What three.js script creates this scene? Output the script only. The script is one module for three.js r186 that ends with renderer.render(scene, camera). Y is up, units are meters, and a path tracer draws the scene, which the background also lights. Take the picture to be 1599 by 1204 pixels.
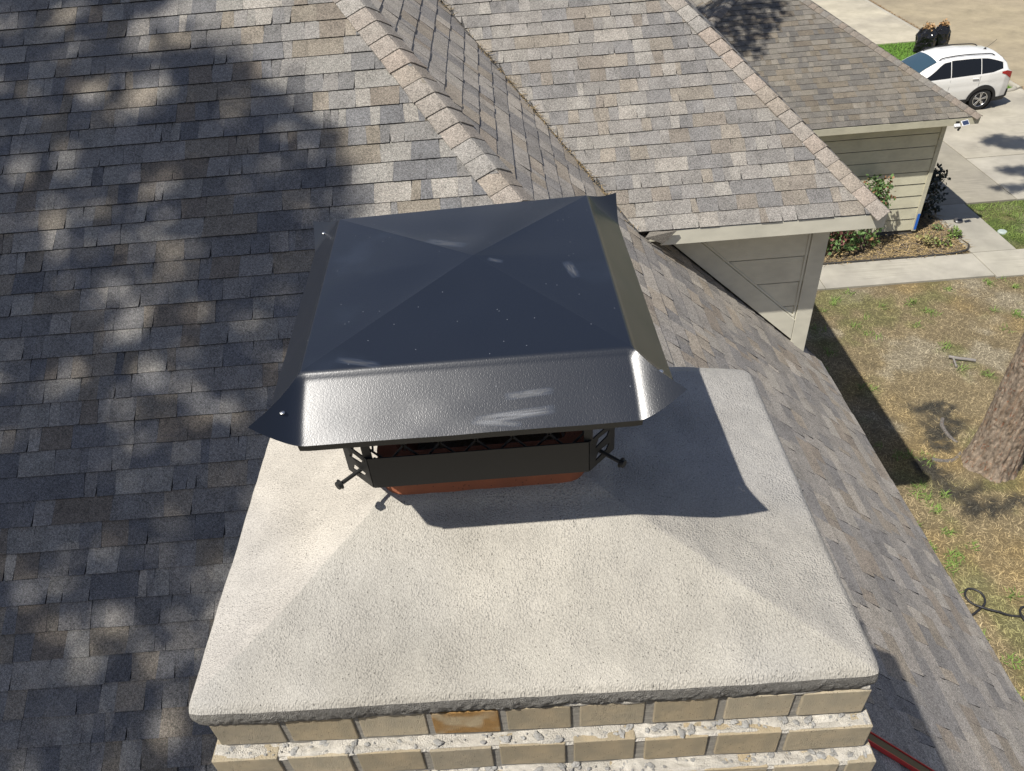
import * as THREE from 'three';
import { mergeGeometries, mergeVertices } from 'three/addons/utils/BufferGeometryUtils.js';
import { RoundedBoxGeometry } from 'three/addons/geometries/RoundedBoxGeometry.js';

// ───────────────────────── camera, sky, sun, exposure ─────────────────────────
const H = 8.3;                                   // camera height above the lawn; scene numbers below are relative to it
const R = Math.PI / 180;
const scene = new THREE.Scene();
const camera = new THREE.PerspectiveCamera(54.24, 1599 / 1204, 0.05, 900);
camera.position.set(0, H, 0);
camera.rotation.order = 'YXZ';
camera.rotation.set(-39.26 * R, 0.747 * R, -4.939 * R);
camera.updateMatrixWorld(true); camera.updateProjectionMatrix();
scene.add(camera);

const SUNV = new THREE.Vector3(0.43, -0.854, -0.29).normalize();   // the way the light travels
{ // clear spring sky: pale at the horizon, deeper blue overhead, a soft aureole round the sun
  const W = 512, Hh = 256, d = new Float32Array(W * Hh * 4), zen = [0.112, 0.155, 0.275], hor = [0.33, 0.35, 0.375], L = SUNV.clone().negate();
  for (let r = 0; r < Hh; r++) for (let c = 0; c < W; c++) {
    const up = ((r + 0.5) / Hh - 0.5) * Math.PI, az = ((c + 0.5) / W - 0.5) * 2 * Math.PI, y = Math.sin(up), ang = Math.acos(Math.max(-1, Math.min(1, Math.cos(az) * Math.cos(up) * L.x + y * L.y + Math.sin(az) * Math.cos(up) * L.z)));
    const k = Math.pow(1 - Math.max(0, y), 3.2), a = 0.55 * Math.exp(-ang / 0.16) + 0.10 * Math.exp(-ang / 0.5);
    for (let q = 0; q < 3; q++) d[(r * W + c) * 4 + q] = zen[q] + (hor[q] - zen[q]) * k + a * [1, 0.96, 0.9][q];
    d[(r * W + c) * 4 + 3] = 1;
  }
  const t = new THREE.DataTexture(d, W, Hh, THREE.RGBAFormat, THREE.FloatType); t.mapping = THREE.EquirectangularReflectionMapping; t.magFilter = THREE.LinearFilter; t.minFilter = THREE.LinearFilter; t.needsUpdate = true;
  scene.background = t; scene.environment = t;
}

const sun = new THREE.DirectionalLight(new THREE.Color(1.0, 0.955, 0.885), 4.8);
sun.name = 'sun';
sun.position.copy(SUNV).multiplyScalar(-60).add(new THREE.Vector3(3, 3, -9));
sun.target.position.set(3, 3, -9);
sun.castShadow = true;
sun.shadow.mapSize.set(4096, 4096);
Object.assign(sun.shadow.camera, { left: -22, right: 22, top: 22, bottom: -22, near: 5, far: 120 });
scene.add(sun, sun.target);

const renderer = new THREE.WebGLRenderer({ antialias: true });
renderer.toneMapping = THREE.LinearToneMapping;
renderer.toneMappingExposure = 1.38;
renderer.shadowMap.enabled = true;

// ───────────────────────── helpers ─────────────────────────
function rng(seed) { let s = seed >>> 0; return () => { s = (s + 0x6D2B79F5) >>> 0; let t = Math.imul(s ^ (s >>> 15), 1 | s); t = (t + Math.imul(t ^ (t >>> 7), 61 | t)) ^ t; return ((t ^ (t >>> 14)) >>> 0) / 4294967296; }; }
const hash = (x, y, z = 0) => { let h = Math.imul(x | 0, 374761393) ^ Math.imul(y | 0, 668265263) ^ Math.imul(z | 0, 2147483647 - 1274126177); h = Math.imul(h ^ (h >>> 13), 1274126177); return ((h ^ (h >>> 16)) >>> 0) / 4294967296; };
const sm = t => t * t * (3 - 2 * t);
const clamp = (v, a, b) => Math.max(a, Math.min(b, v));
const lerp = (a, b, t) => a + (b - a) * t;
const sstep = (a, b, v) => sm(clamp((v - a) / (b - a), 0, 1));
function vnoise(x, y, z = 0) {            // value noise, -1..1
  const xi = Math.floor(x), yi = Math.floor(y), zi = Math.floor(z), u = sm(x - xi), v = sm(y - yi), w = sm(z - zi);
  const c = (i, j, k) => hash(xi + i, yi + j, zi + k);
  const l = k => lerp(lerp(c(0, 0, k), c(1, 0, k), u), lerp(c(0, 1, k), c(1, 1, k), u), v);
  return lerp(l(0), l(1), w) * 2 - 1;
}
function fbm(x, y, z = 0, o = 4) { let s = 0, a = 0.5, f = 1; for (let i = 0; i < o; i++) { s += a * vnoise(x * f, y * f, z * f + i * 7.3); a *= 0.5; f *= 2.03; } return s; }
function tnoise(x, y, p, seed) {          // tiling value noise with period p
  const xi = Math.floor(x), yi = Math.floor(y), u = sm(x - xi), v = sm(y - yi), m = n => ((n % p) + p) % p;
  const c = (i, j) => hash(m(xi + i), m(yi + j), seed);
  return lerp(lerp(c(0, 0), c(1, 0), u), lerp(c(0, 1), c(1, 1), u), v) * 2 - 1;
}
function tex(w, h, fn, srgb = true) {
  const d = new Uint8Array(w * h * 4);
  for (let y = 0; y < h; y++) for (let x = 0; x < w; x++) {
    const c = fn(x / w, y / h, x, y), i = (y * w + x) * 4;
    if (typeof c === 'number') d[i] = d[i + 1] = d[i + 2] = clamp(c * 255, 0, 255); else { d[i] = clamp(c[0] * 255, 0, 255); d[i + 1] = clamp(c[1] * 255, 0, 255); d[i + 2] = clamp(c[2] * 255, 0, 255); }
    d[i + 3] = 255;
  }
  const t = new THREE.DataTexture(d, w, h);
  t.wrapS = t.wrapT = THREE.RepeatWrapping; t.magFilter = THREE.LinearFilter; t.minFilter = THREE.LinearMipmapLinearFilter; t.generateMipmaps = true; t.anisotropy = 8;
  if (srgb) t.colorSpace = THREE.SRGBColorSpace;
  t.needsUpdate = true; return t;
}
const lin = (r, g, b) => new THREE.Color().setRGB(r, g, b);
const mat = (c, rough = 0.9, o = {}) => new THREE.MeshStandardMaterial({ color: c, roughness: rough, metalness: 0, ...o });
const P = (x, y, z) => new THREE.Vector3(x, y + H, z);
const taken = {};
function numbered(n) { taken[n] = (taken[n] || 0) + 1; return taken[n] === 1 ? n : n + '_' + String(taken[n] - 1).padStart(3, '0'); }
function thing(name, label, category, group) { const o = new THREE.Group(); o.name = numbered(name); o.userData = { label, category }; if (group) o.userData.group = group; scene.add(o); return o; }
function tag(o, label, category, group) { o.userData = { ...o.userData, label, category }; if (group) o.userData.group = group; return o; }
function mesh(name, geo, m, parent, kind) { const o = new THREE.Mesh(geo, m); o.name = parent ? name : numbered(name); o.castShadow = o.receiveShadow = true; if (kind) o.userData.kind = kind; (parent || scene).add(o); return o; }

// a bag of triangles with optional colours
class Bag {
  constructor() { this.p = []; this.c = []; this.u = []; this.n = 0; }
  tri(a, b, c, col, ua, ub, uc) { this.p.push(a.x, a.y, a.z, b.x, b.y, b.z, c.x, c.y, c.z); if (col) for (let i = 0; i < 3; i++) this.c.push(col.r, col.g, col.b); this.u.push(...(ua || [a.x, a.z]), ...(ub || [b.x, b.z]), ...(uc || [c.x, c.z])); this.n++; }
  quad(a, b, c, d, col, ua, ub, uc, ud) { this.tri(a, b, c, col, ua, ub, uc); this.tri(a, c, d, col, ua, uc, ud); }
  geo() {
    const g = new THREE.BufferGeometry(); g.setAttribute('position', new THREE.Float32BufferAttribute(this.p, 3)); g.setAttribute('uv', new THREE.Float32BufferAttribute(this.u, 2));
    if (this.c.length) g.setAttribute('color', new THREE.Float32BufferAttribute(this.c, 3)); g.computeVertexNormals(); return g;
  }
}
// regular grid surface; f(i/nu, j/nv) -> Vector3; optional col(u,v,p) and uv(u,v,p)
function gridGeo(nu, nv, f, { col, uv, flip } = {}) {
  const pos = [], uvs = [], cols = [], idx = [];
  for (let j = 0; j <= nv; j++) for (let i = 0; i <= nu; i++) { const p = f(i / nu, j / nv); pos.push(p.x, p.y, p.z); const q = uv ? uv(i / nu, j / nv, p) : [i / nu, j / nv]; uvs.push(q[0], q[1]); if (col) { const c = col(i / nu, j / nv, p); cols.push(c.r, c.g, c.b); } }
  for (let j = 0; j < nv; j++) for (let i = 0; i < nu; i++) { const a = j * (nu + 1) + i, b = a + 1, c = a + nu + 1, d = c + 1; flip ? idx.push(a, c, b, b, c, d) : idx.push(a, b, c, b, d, c); }
  const g = new THREE.BufferGeometry(); g.setAttribute('position', new THREE.Float32BufferAttribute(pos, 3)); g.setAttribute('uv', new THREE.Float32BufferAttribute(uvs, 2)); if (col) g.setAttribute('color', new THREE.Float32BufferAttribute(cols, 3)); g.setIndex(idx); g.computeVertexNormals(); return g;
}
function box(x0, x1, y0, y1, z0, z1, r = 0.004) {      // chamfered box between relative coordinates, uv in metres
  const w = x1 - x0, h = y1 - y0, d = z1 - z0, g = r > 0 ? new RoundedBoxGeometry(w, h, d, 1, Math.min(r, w / 2.2, h / 2.2, d / 2.2)) : new THREE.BoxGeometry(w, h, d);
  g.translate((x0 + x1) / 2, (y0 + y1) / 2 + H, (z0 + z1) / 2); uvMetres(g); return g;
}
function uvMetres(g) {
  const p = g.attributes.position, n = g.attributes.normal, u = new Float32Array(p.count * 2);
  for (let i = 0; i < p.count; i++) { const ax = Math.abs(n.getX(i)), ay = Math.abs(n.getY(i)), az = Math.abs(n.getZ(i)); if (ay >= ax && ay >= az) { u[2 * i] = p.getX(i); u[2 * i + 1] = p.getZ(i); } else if (ax > az) { u[2 * i] = p.getZ(i); u[2 * i + 1] = p.getY(i); } else { u[2 * i] = p.getX(i); u[2 * i + 1] = p.getY(i); } }
  g.setAttribute('uv', new THREE.BufferAttribute(u, 2)); return g;
}
// flat plate: outline given as relative [x,y] pairs, in the plane z, thickness t towards +z
function plate(pts, z, t, bev = 0.003) {
  const s = new THREE.Shape(pts.map(p => new THREE.Vector2(p[0], p[1])));
  const g = new THREE.ExtrudeGeometry(s, { depth: t - 2 * bev, bevelEnabled: true, bevelThickness: bev, bevelSize: bev, bevelOffset: -bev, bevelSegments: 1, curveSegments: 8 });
  g.translate(0, H, z + bev); return uvMetres(g);
}
const merge = gs => mergeGeometries(gs.map(g => { const q = g.index ? g.toNonIndexed() : g; for (const k of Object.keys(q.attributes)) if (!['position', 'normal', 'uv', 'color'].includes(k)) q.deleteAttribute(k); return q; }));
const tube = (pts, r, seg = 60, rad = 8) => new THREE.TubeGeometry(new THREE.CatmullRomCurve3(pts), seg, r, rad);
const proj = v => { const q = v.clone().project(camera); return [(q.x + 1) / 2 * 1599, (1 - q.y) / 2 * 1204, q.z]; };

// ───────────────────────── textures and materials ─────────────────────────
const granT = tex(512, 512, (x, y, px, py) => {            // shingle granules, 0.6 m tile
  const r = hash(px, py, 1), r2 = hash(px >> 1, py >> 1, 2), n = tnoise(x * 128, y * 128, 128, 3), n2 = tnoise(x * 60, y * 60, 60, 4), b = tnoise(x * 7, y * 7, 7, 5);
  const v = 0.76 + 0.30 * (r - 0.5) + 0.34 * (r2 - 0.5) + 0.13 * n + 0.05 * n2 + 0.05 * b;
  return [v * (1 + 0.05 * (r2 - 0.5)), v, v * (1 - 0.05 * (r - 0.5))];
});
const granB = tex(512, 512, (x, y, px, py) => 0.5 + 0.35 * (hash(px, py, 1) - 0.5) + 0.3 * (hash(px >> 1, py >> 1, 2) - 0.5) + 0.1 * tnoise(x * 128, y * 128, 128, 3), false);
const shingleM = mat(lin(1, 1, 1), 0.95, { vertexColors: true, map: granT, bumpMap: granB, bumpScale: 0.0012 });
const deckM = mat(lin(0.05, 0.048, 0.045), 1);
// concrete: trowelled, sandy skin; 0.4 m tile
function pebble(x, y, n, seed) { // tiling cell bumps
  const X = x * n, Y = y * n, xi = Math.floor(X), yi = Math.floor(Y); let d1 = 9, d2 = 9;
  for (let j = -1; j <= 1; j++) for (let i = -1; i <= 1; i++) { const a = ((xi + i) % n + n) % n, b = ((yi + j) % n + n) % n; const dx = xi + i + hash(a, b, seed) - X, dy = yi + j + hash(a, b, seed + 9) - Y, d = dx * dx + dy * dy; if (d < d1) { d2 = d1; d1 = d; } else if (d < d2) d2 = d; }
  return [Math.sqrt(d1), Math.sqrt(d2)];
}
const concB = tex(1024, 1024, (x, y, px, py) => {
  const [a, b] = pebble(x, y, 120, 11), [c] = pebble(x, y, 190, 31);
  const cover = sstep(-0.5, 0.3, tnoise(x * 9, y * 9, 9, 12) + 0.5 * tnoise(x * 23, y * 23, 23, 13));
  return 0.40 + (0.25 + 0.75 * cover) * 0.42 * (0.60 - a) + 0.26 * (0.5 - c) + 0.10 * tnoise(x * 40, y * 40, 40, 14) + 0.22 * (hash(px, py, 15) - 0.5) + 0.16 * (hash(px >> 2, py >> 2, 20) - 0.5);
}, false);
const concT = tex(1024, 1024, (x, y, px, py) => {
  const [a] = pebble(x, y, 120, 11), n = tnoise(x * 5, y * 5, 5, 16) + 0.5 * tnoise(x * 13, y * 13, 13, 17), g = hash(px, py, 18) - 0.5;
  const [c] = pebble(x, y, 190, 31), v = 0.83 + 0.04 * n + 0.10 * g + 0.09 * (0.42 - a) + 0.08 * (0.42 - c) + 0.07 * (hash(px >> 2, py >> 2, 20) - 0.5), s = hash(px >> 2, py >> 2, 19) > 0.9965 ? 0.62 : 1;
  return [v * s * 1.0, v * s * 0.995, v * s * 0.985];
});
const rep = (t, sx, sy = sx) => { const c = t.clone(); c.repeat.set(sx, sy); c.needsUpdate = true; return c; };
const crownM = mat(lin(0.61, 0.59, 0.55), 0.95, { vertexColors: true, map: rep(concT, 2.5), bumpMap: rep(concB, 2.5), bumpScale: 0.0034 });
const lipM = mat(lin(0.80, 0.78, 0.74), 0.97, { vertexColors: true, map: rep(concT, 3.3), bumpMap: rep(concB, 3.3), bumpScale: 0.011 });
// general fine grain for brick, mortar, concrete paving
const grainT = tex(512, 512, (x, y, px, py) => { const v = 0.87 + 0.10 * (hash(px, py, 21) - 0.5) + 0.05 * tnoise(x * 32, y * 32, 32, 22) + 0.06 * tnoise(x * 6, y * 6, 6, 23) + 0.05 * tnoise(x * 14, y * 14, 14, 24); return [v, v, v]; });
const grainB = tex(512, 512, (x, y, px, py) => 0.5 + 0.25 * (hash(px, py, 21) - 0.5) + 0.15 * tnoise(x * 60, y * 60, 60, 26) + 0.15 * tnoise(x * 20, y * 20, 20, 27), false);
const brickT = tex(512, 512, (x, y, px, py) => { const n = tnoise(x * 9, y * 9, 9, 41) * 0.5 + tnoise(x * 24, y * 24, 24, 42) * 0.3, v = 0.84 + 0.09 * n + 0.06 * (hash(px, py, 43) - 0.5) - (hash(px >> 2, py >> 2, 44) > 0.992 ? 0.3 : 0); return [v, v * (0.985 - 0.02 * n), v * (0.96 - 0.04 * n)]; });
const brickCols = [[0.50, 0.435, 0.315], [0.45, 0.385, 0.27], [0.55, 0.485, 0.36], [0.44, 0.39, 0.295], [0.49, 0.415, 0.285]];
const brickMs = brickCols.map((c, i) => { const t = rep(brickT, 0.55, 0.3), b = rep(concB, 0.45, 0.25); t.offset.set(i * 0.19, i * 0.31); b.offset.set(i * 0.27, i * 0.13); return mat(lin(...c), 0.82, { map: t, bumpMap: b, bumpScale: 0.0022 }); });
const stainT = tex(256, 256, (x, y, px, py) => { const k = sstep(-0.9, 0.5, tnoise(x * 4, y * 4, 4, 45) + 0.6 * tnoise(x * 11, y * 11, 11, 46)), v = 0.9 + 0.12 * (hash(px, py, 47) - 0.5) + 0.08 * tnoise(x * 30, y * 30, 30, 48), e = (a, b) => Math.pow(lerp(a, b, k) * v, 1 / 2.2); return [e(0.42, 0.30), e(0.33, 0.165), e(0.20, 0.045)]; });
brickMs.push(mat(lin(1, 1, 1), 0.8, { map: rep(stainT, 0.8, 0.5), bumpMap: rep(concB, 0.45, 0.25), bumpScale: 0.0022 }));       // rust-stained brick
const mortarM = mat(lin(0.63, 0.59, 0.51), 0.97, { map: rep(grainT, 4), bumpMap: rep(concB, 4), bumpScale: 0.004 });
const mortarGreyM = mat(lin(0.46, 0.45, 0.42), 0.97, { map: rep(grainT, 6), bumpMap: rep(concB, 6), bumpScale: 0.003 });
const clayM = mat(lin(0.40, 0.14, 0.07), 0.88, { map: rep(brickT, 4), bumpMap: rep(grainB, 6), bumpScale: 0.001 });
const sidingB = tex(512, 512, (x, y, px, py) => 0.5 + 0.3 * Math.sin((y * 46 + 1.6 * tnoise(x * 3, y * 5, 5 * 1, 51) + 0.7 * tnoise(x * 9, y * 12, 12, 52)) * 6.283) * (0.5 + 0.5 * tnoise(x * 4, y * 8, 8, 53)) + 0.06 * (hash(px, py, 54) - 0.5), false);
const paintT = tex(512, 512, (x, y, px, py) => { const v = 0.94 + 0.03 * (hash(px, py, 61) - 0.5) + 0.035 * tnoise(x * 5, y * 5, 5, 62) + 0.02 * tnoise(x * 17, y * 30, 30, 63); return [v, v, v * 0.995]; });
const sidingM = mat(lin(0.70, 0.665, 0.54), 0.75, { map: paintT, bumpMap: sidingB, bumpScale: 0.0016 });
const garageSidingM = mat(lin(0.64, 0.61, 0.46), 0.75, { map: paintT, bumpMap: sidingB, bumpScale: 0.0016 });
const trimM = mat(lin(0.69, 0.66, 0.545), 0.7, { map: paintT, bumpMap: grainB, bumpScale: 0.0005 });
const garageTrimM = mat(lin(0.58, 0.55, 0.42), 0.7, { map: paintT });
const paveT = tex(1024, 1024, (x, y, px, py) => { const n = tnoise(x * 4, y * 4, 4, 71) * 0.5 + tnoise(x * 11, y * 11, 11, 72) * 0.3 + tnoise(x * 33, y * 33, 33, 73) * 0.2, sc = tnoise(x * 6, y * 120, 120, 74); const v = 0.83 + 0.10 * n + 0.05 * sc * sstep(0, 0.6, tnoise(x * 5, y * 5, 5, 75)) + 0.06 * (hash(px, py, 76) - 0.5); return [v, v * 0.985, v * 0.95]; });
const paveM = mat(lin(0.50, 0.48, 0.425), 0.92, { map: rep(paveT, 0.33), bumpMap: rep(grainB, 2), bumpScale: 0.001, vertexColors: true });

// ───────────────────────── roofs ─────────────────────────
const sL = 34.5 * R, sR = 43 * R, sG = 28 * R;
const ROOF_LIGHT = [[0.36, 0.345, 0.315], [0.325, 0.31, 0.29], [0.285, 0.275, 0.26], [0.24, 0.235, 0.23], [0.215, 0.215, 0.22], [0.30, 0.265, 0.215], [0.26, 0.225, 0.185], [0.34, 0.30, 0.245], [0.19, 0.19, 0.195], [0.40, 0.375, 0.335]];
const EDGE = lin(0.035, 0.033, 0.032);       // cut asphalt edge
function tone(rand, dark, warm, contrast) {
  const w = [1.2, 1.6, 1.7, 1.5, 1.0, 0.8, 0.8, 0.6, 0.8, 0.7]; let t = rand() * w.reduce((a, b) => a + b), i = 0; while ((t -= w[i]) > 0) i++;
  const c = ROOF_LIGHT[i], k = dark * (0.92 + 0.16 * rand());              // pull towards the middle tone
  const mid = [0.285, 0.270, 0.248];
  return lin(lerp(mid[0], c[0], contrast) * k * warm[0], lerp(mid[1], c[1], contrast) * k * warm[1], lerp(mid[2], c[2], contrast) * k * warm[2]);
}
// one slope of laminated shingles: o origin on the eave, U along the courses, W up the slope, N outwards.
// uMin(v), uMax(v): limits along the course at slope distance v. Returns one record per shingle tab.
function shingles({ o, U, W, N, e, v0, v1, phase = 0, uMin, uMax, seed, dark = 1, warm = [1, 1, 1], wide = 1, contrast = 1 }) {
  const rand = rng(seed), out = [];
  const at = (u, v, h) => o.clone().addScaledVector(U, u).addScaledVector(W, v).addScaledVector(N, h);
  for (let k = 0; ; k++) {
    const vb0 = v0 + phase + k * e - (phase > 0 ? e : 0); if (vb0 > v1) break; if (vb0 + e <= v0) continue;
    const vb = Math.max(vb0, v0), vt = Math.min(vb0 + e + 0.012, v1), a0 = Math.min(uMin(vb), uMin(vt)), a1 = Math.max(uMax(vb), uMax(vt));
    let u = a0 - rand() * 0.3, raised = rand() < 0.5, wob = rand() * 6;
    while (u < a1) {
      const w = wide * (rand() < 0.30 ? 0.05 + 0.06 * rand() : rand() < 0.62 ? 0.11 + 0.1 * rand() : 0.2 + 0.16 * rand());
      const ub = u + w, sl = (rand() - 0.5) * 0.016, sl2 = (rand() - 0.5) * 0.016;
      const q = [Math.max(u + sl, uMin(vb)), Math.min(ub + sl2, uMax(vb)), Math.max(u - sl, uMin(vt)), Math.min(ub - sl2, uMax(vt))];
      let vbL = vb, vtL = vt;                          // a tab cut by a hip or valley: move the empty end to where the cut leaves it
      const cross = (lim, u0) => { const a = lim(vb), b2 = lim(vt); return Math.abs(b2 - a) < 1e-9 ? vb : lerp(vb, vt, clamp((u0 - a) / (b2 - a), 0, 1)); };
      if (q[1] - q[0] > 0.004 || q[3] - q[2] > 0.004) {
        if (q[1] <= q[0]) { const low = uMin(vb) > u; const ue = low ? ub : u; vbL = cross(low ? uMin : uMax, ue); q[0] = q[1] = ue; }
        if (q[3] <= q[2]) { const low = uMin(vt) > u; const ue = low ? ub : u; vtL = cross(low ? uMin : uMax, ue); q[2] = q[3] = ue; }
        const hb = (raised ? 0.0100 : 0.0066) + 0.0016 * rand(), dv = 0.0022 * Math.sin(wob + u * 2.1) + (rand() - 0.5) * 0.002 - (raised ? 0.0015 : 0);
        const b = new Bag(), col = tone(rand, dark, warm, contrast), A = at(q[0], vbL + dv, hb + 0.0012 * (rand() - 0.5)), B = at(q[1], vbL + dv + (rand() - 0.5) * 0.002, hb + 0.0012 * (rand() - 0.5)), C = at(q[3], vtL, 0.0012), D = at(q[2], vtL, 0.0012);
        const a2 = at(q[0], vbL + dv, 0.0002), b2 = at(q[1], vbL + dv, 0.0002), ox = rand(), oy = rand(), uv = (uu, vv) => [uu / 0.6 + ox, vv / 0.6 + oy];
        b.quad(A, B, C, D, col, uv(q[0], vbL), uv(q[1], vbL), uv(q[3], vtL), uv(q[2], vtL));
        b.quad(a2, b2, B, A, EDGE, uv(q[0], vbL), uv(q[1], vbL), uv(q[1], vbL + hb), uv(q[0], vbL + hb));
        b.tri(a2, A, D, EDGE); b.tri(b2, C, B, EDGE);
        const m = [A, B, C, D].map(proj), area = Math.abs((m[2][0] - m[0][0]) * (m[3][1] - m[1][1]) - (m[3][0] - m[1][0]) * (m[2][1] - m[0][1])) / 2;
        const cx = (m[0][0] + m[2][0]) / 2, cy = (m[0][1] + m[2][1]) / 2, inView = m[0][2] < 1 && cx > 5 && cx < 1594 && cy > 5 && cy < 1199;
        out.push({ b, area: inView ? area : 0, cx, cy });
      }
      if (rand() < 0.62) raised = !raised; u = ub;
    }
  }
  return out;
}
const hiddenByChimney = (x, y) => (y > 575 && x > 300 + (1105 - y) * 0.27 && x < 1375 - (1045 - y) * 0.44) || (y > 310 && y < 700 && x > 500 - (y - 345) * 0.3 && x < 965 + (y - 300) * 0.33);
const slopes = [];      // {records, deck mesh}
function addSlope(parent, spec, deckPts, hide) {
  const rec = shingles(spec), d = new Bag();
  for (let i = 1; i < deckPts.length - 1; i++) d.tri(deckPts[0], deckPts[i], deckPts[i + 1]);
  const deck = mesh('roof_slope', d.geo(), deckM, parent);
  slopes.push({ parent, deck, rec, hide });
  return deck;
}
function finishShingles(parent, most) {
  const mine = slopes.filter(s => s.parent === parent), all = [];
  for (const s of mine) for (const r of s.rec) { r.vis = (s.hide && s.hide(r.cx, r.cy)) ? 0 : r.area; r.deck = s.deck; all.push(r); }
  all.sort((a, b) => b.vis - a.vis);
  all.slice(0, most).forEach(r => { if (r.vis > 0) { mesh('shingle', r.b.geo(), shingleM, r.deck); r.own = true; } });
  const rest = new Bag();
  for (const r of all) if (!r.own) { for (const v of r.b.p) rest.p.push(v); for (const v of r.b.c) rest.c.push(v); for (const v of r.b.u) rest.u.push(v); }
  mesh('shingle_field', rest.geo(), shingleM, parent, 'stuff');
}
// hip and ridge caps: bent shingles laid up the line from a (low) to b (high); n1, n2 the normals of the two slopes
const capCols = [[0.45, 0.395, 0.335], [0.43, 0.385, 0.33], [0.46, 0.43, 0.38], [0.48, 0.405, 0.335], [0.42, 0.395, 0.355], [0.44, 0.38, 0.31]];
const capMs = capCols.map(c => mat(lin(...c), 0.95, { map: granT, bumpMap: granB, bumpScale: 0.0012 }));
const capDullMs = capCols.map(c => mat(lin(c[0] * 0.72, c[1] * 0.71, c[2] * 0.69), 0.95, { map: granT, bumpMap: granB, bumpScale: 0.0012 }));
function hipCaps(parent, a, b, n1, n2, { half = 0.15, exp = 0.14, lift = 0.012, seed = 1, ms = capMs } = {}) {
  const rand = rng(seed), dir = b.clone().sub(a), L = dir.length(); dir.normalize();
  let s1 = new THREE.Vector3().crossVectors(dir, n1).normalize(), s2 = new THREE.Vector3().crossVectors(dir, n2).normalize();
  if (s1.y > 0) s1.negate(); if (s2.y > 0) s2.negate();
  const up = n1.clone().add(n2).normalize(), len = exp * 1.28, K = 5, prof = [];
  const section = (hw, h, rr) => { // points from slope 1 edge over the apex to slope 2 edge
    const pts = []; for (let i = -K; i <= K; i++) { const t = i / K, d = Math.abs(t) * hw, s = t < 0 ? s1 : s2, nn = t < 0 ? n1 : n2; const p = new THREE.Vector3().addScaledVector(s, d).addScaledVector(nn, h); const round = Math.exp(-d / 0.028) * rr; p.addScaledVector(up, -round); pts.push(p); } 
    pts[K] = pts[K - 1].clone().add(pts[K + 1]).multiplyScalar(0.5).addScaledVector(up, 0.010); return pts;
  };
  const variants = [0, 1, 2].map(v => {
    const low = section(half * (1 + 0.02 * (v - 1)), 0.0095 + 0.002 * v, 0.004), high = section(half * 0.96, 0.003, 0.004), bag = new Bag(), D = dir.clone().multiplyScalar(len);
    const sk = [0, 0.006, -0.006][v];
    for (let i = 0; i < 2 * K; i++) {
      const A = low[i].clone().addScaledVector(dir, sk * (i / K - 1)), B = low[i + 1].clone().addScaledVector(dir, sk * ((i + 1) / K - 1)), C = high[i + 1].clone().add(D), E2 = high[i].clone().add(D);
      const u0 = i * half / K / 0.6 + v * 0.37, u1 = (i + 1) * half / K / 0.6 + v * 0.37;
      bag.quad(B, A, E2, C, null, [u1, 0], [u0, 0], [u0, len / 0.6], [u1, len / 0.6]);
      const nd = up.clone().multiplyScalar(-0.009); bag.quad(A, B, B.clone().add(nd), A.clone().add(nd), null, [u0, 0], [u1, 0], [u1, 0.02], [u0, 0.02]);
    }
    const e0 = low[0], e1 = high[0].clone().add(D); bag.tri(e0, e1, e1.clone().addScaledVector(n1, -0.01)); bag.tri(e0, e1.clone().addScaledVector(n1, -0.01), e0.clone().addScaledVector(n1, -0.012));
    const f0 = low[2 * K], f1 = high[2 * K].clone().add(D); bag.tri(f0, f1.clone().addScaledVector(n2, -0.01), f1); bag.tri(f0, f0.clone().addScaledVector(n2, -0.012), f1.clone().addScaledVector(n2, -0.01));
    return bag.geo();
  });
  for (let k = 0; k * exp < L - 0.02; k++) {
    const m = mesh('hip_cap', variants[Math.floor(rand() * 3)], ms[Math.floor(rand() * ms.length)], parent);
    m.position.copy(a).addScaledVector(dir, k * exp + (rand() - 0.5) * 0.006).addScaledVector(up, lift - 0.006);
  }
}
const NL = new THREE.Vector3(0, Math.cos(sL), Math.sin(sL)), NR = new THREE.Vector3(Math.sin(sR), Math.cos(sR), 0);
const XA = new THREE.Vector3(1, 0, 0), ZB = new THREE.Vector3(0, 0, -1);
const WL = new THREE.Vector3(0, Math.sin(sL), -Math.cos(sL)), WR = new THREE.Vector3(-Math.cos(sR), Math.sin(sR), 0);
const dL = -4.195, dR = -1.459;
const yL = z => (dL - Math.sin(sL) * z) / Math.cos(sL), yR = x => (dR - Math.sin(sR) * x) / Math.cos(sR), xR = y => (dR - Math.cos(sR) * y) / Math.sin(sR), zL = y => (dL - Math.cos(sL) * y) / Math.sin(sL);
const EX = 3.06, EY = yR(EX), EZ = zL(EY), RIDGE = 1.0, XW = -9.5, GX = 0.40, GY = yR(GX), GZ = 0.45;                  // eave corner, ridge height, west end
const house = thing('house', 'beige house with weathered grey-brown shingle roof, slopes, hips and valley around the chimney', 'house');
{ // big front slope (towards the camera)
  const len = (RIDGE - EY) / Math.sin(sL);
  const ph = ((( -3.2688 - EY) / Math.sin(sL)) % 0.143 + 0.143) % 0.143;
  addSlope(house, { o: P(0, EY, EZ), U: XA, W: WL, N: NL, e: 0.143, v0: 0, v1: len, phase: ph, uMin: () => XW, uMax: v => Math.min(GX, xR(EY + v * Math.sin(sL))), seed: 11, dark: 1.04, contrast: 1.0, wide: 0.86, warm: [1.01, 1, 0.975] },
    [P(XW, EY, EZ), P(GX, EY, EZ), P(GX, GY, zL(GY)), P(xR(RIDGE), RIDGE, zL(RIDGE)), P(XW, RIDGE, zL(RIDGE))], hiddenByChimney);
}
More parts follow.
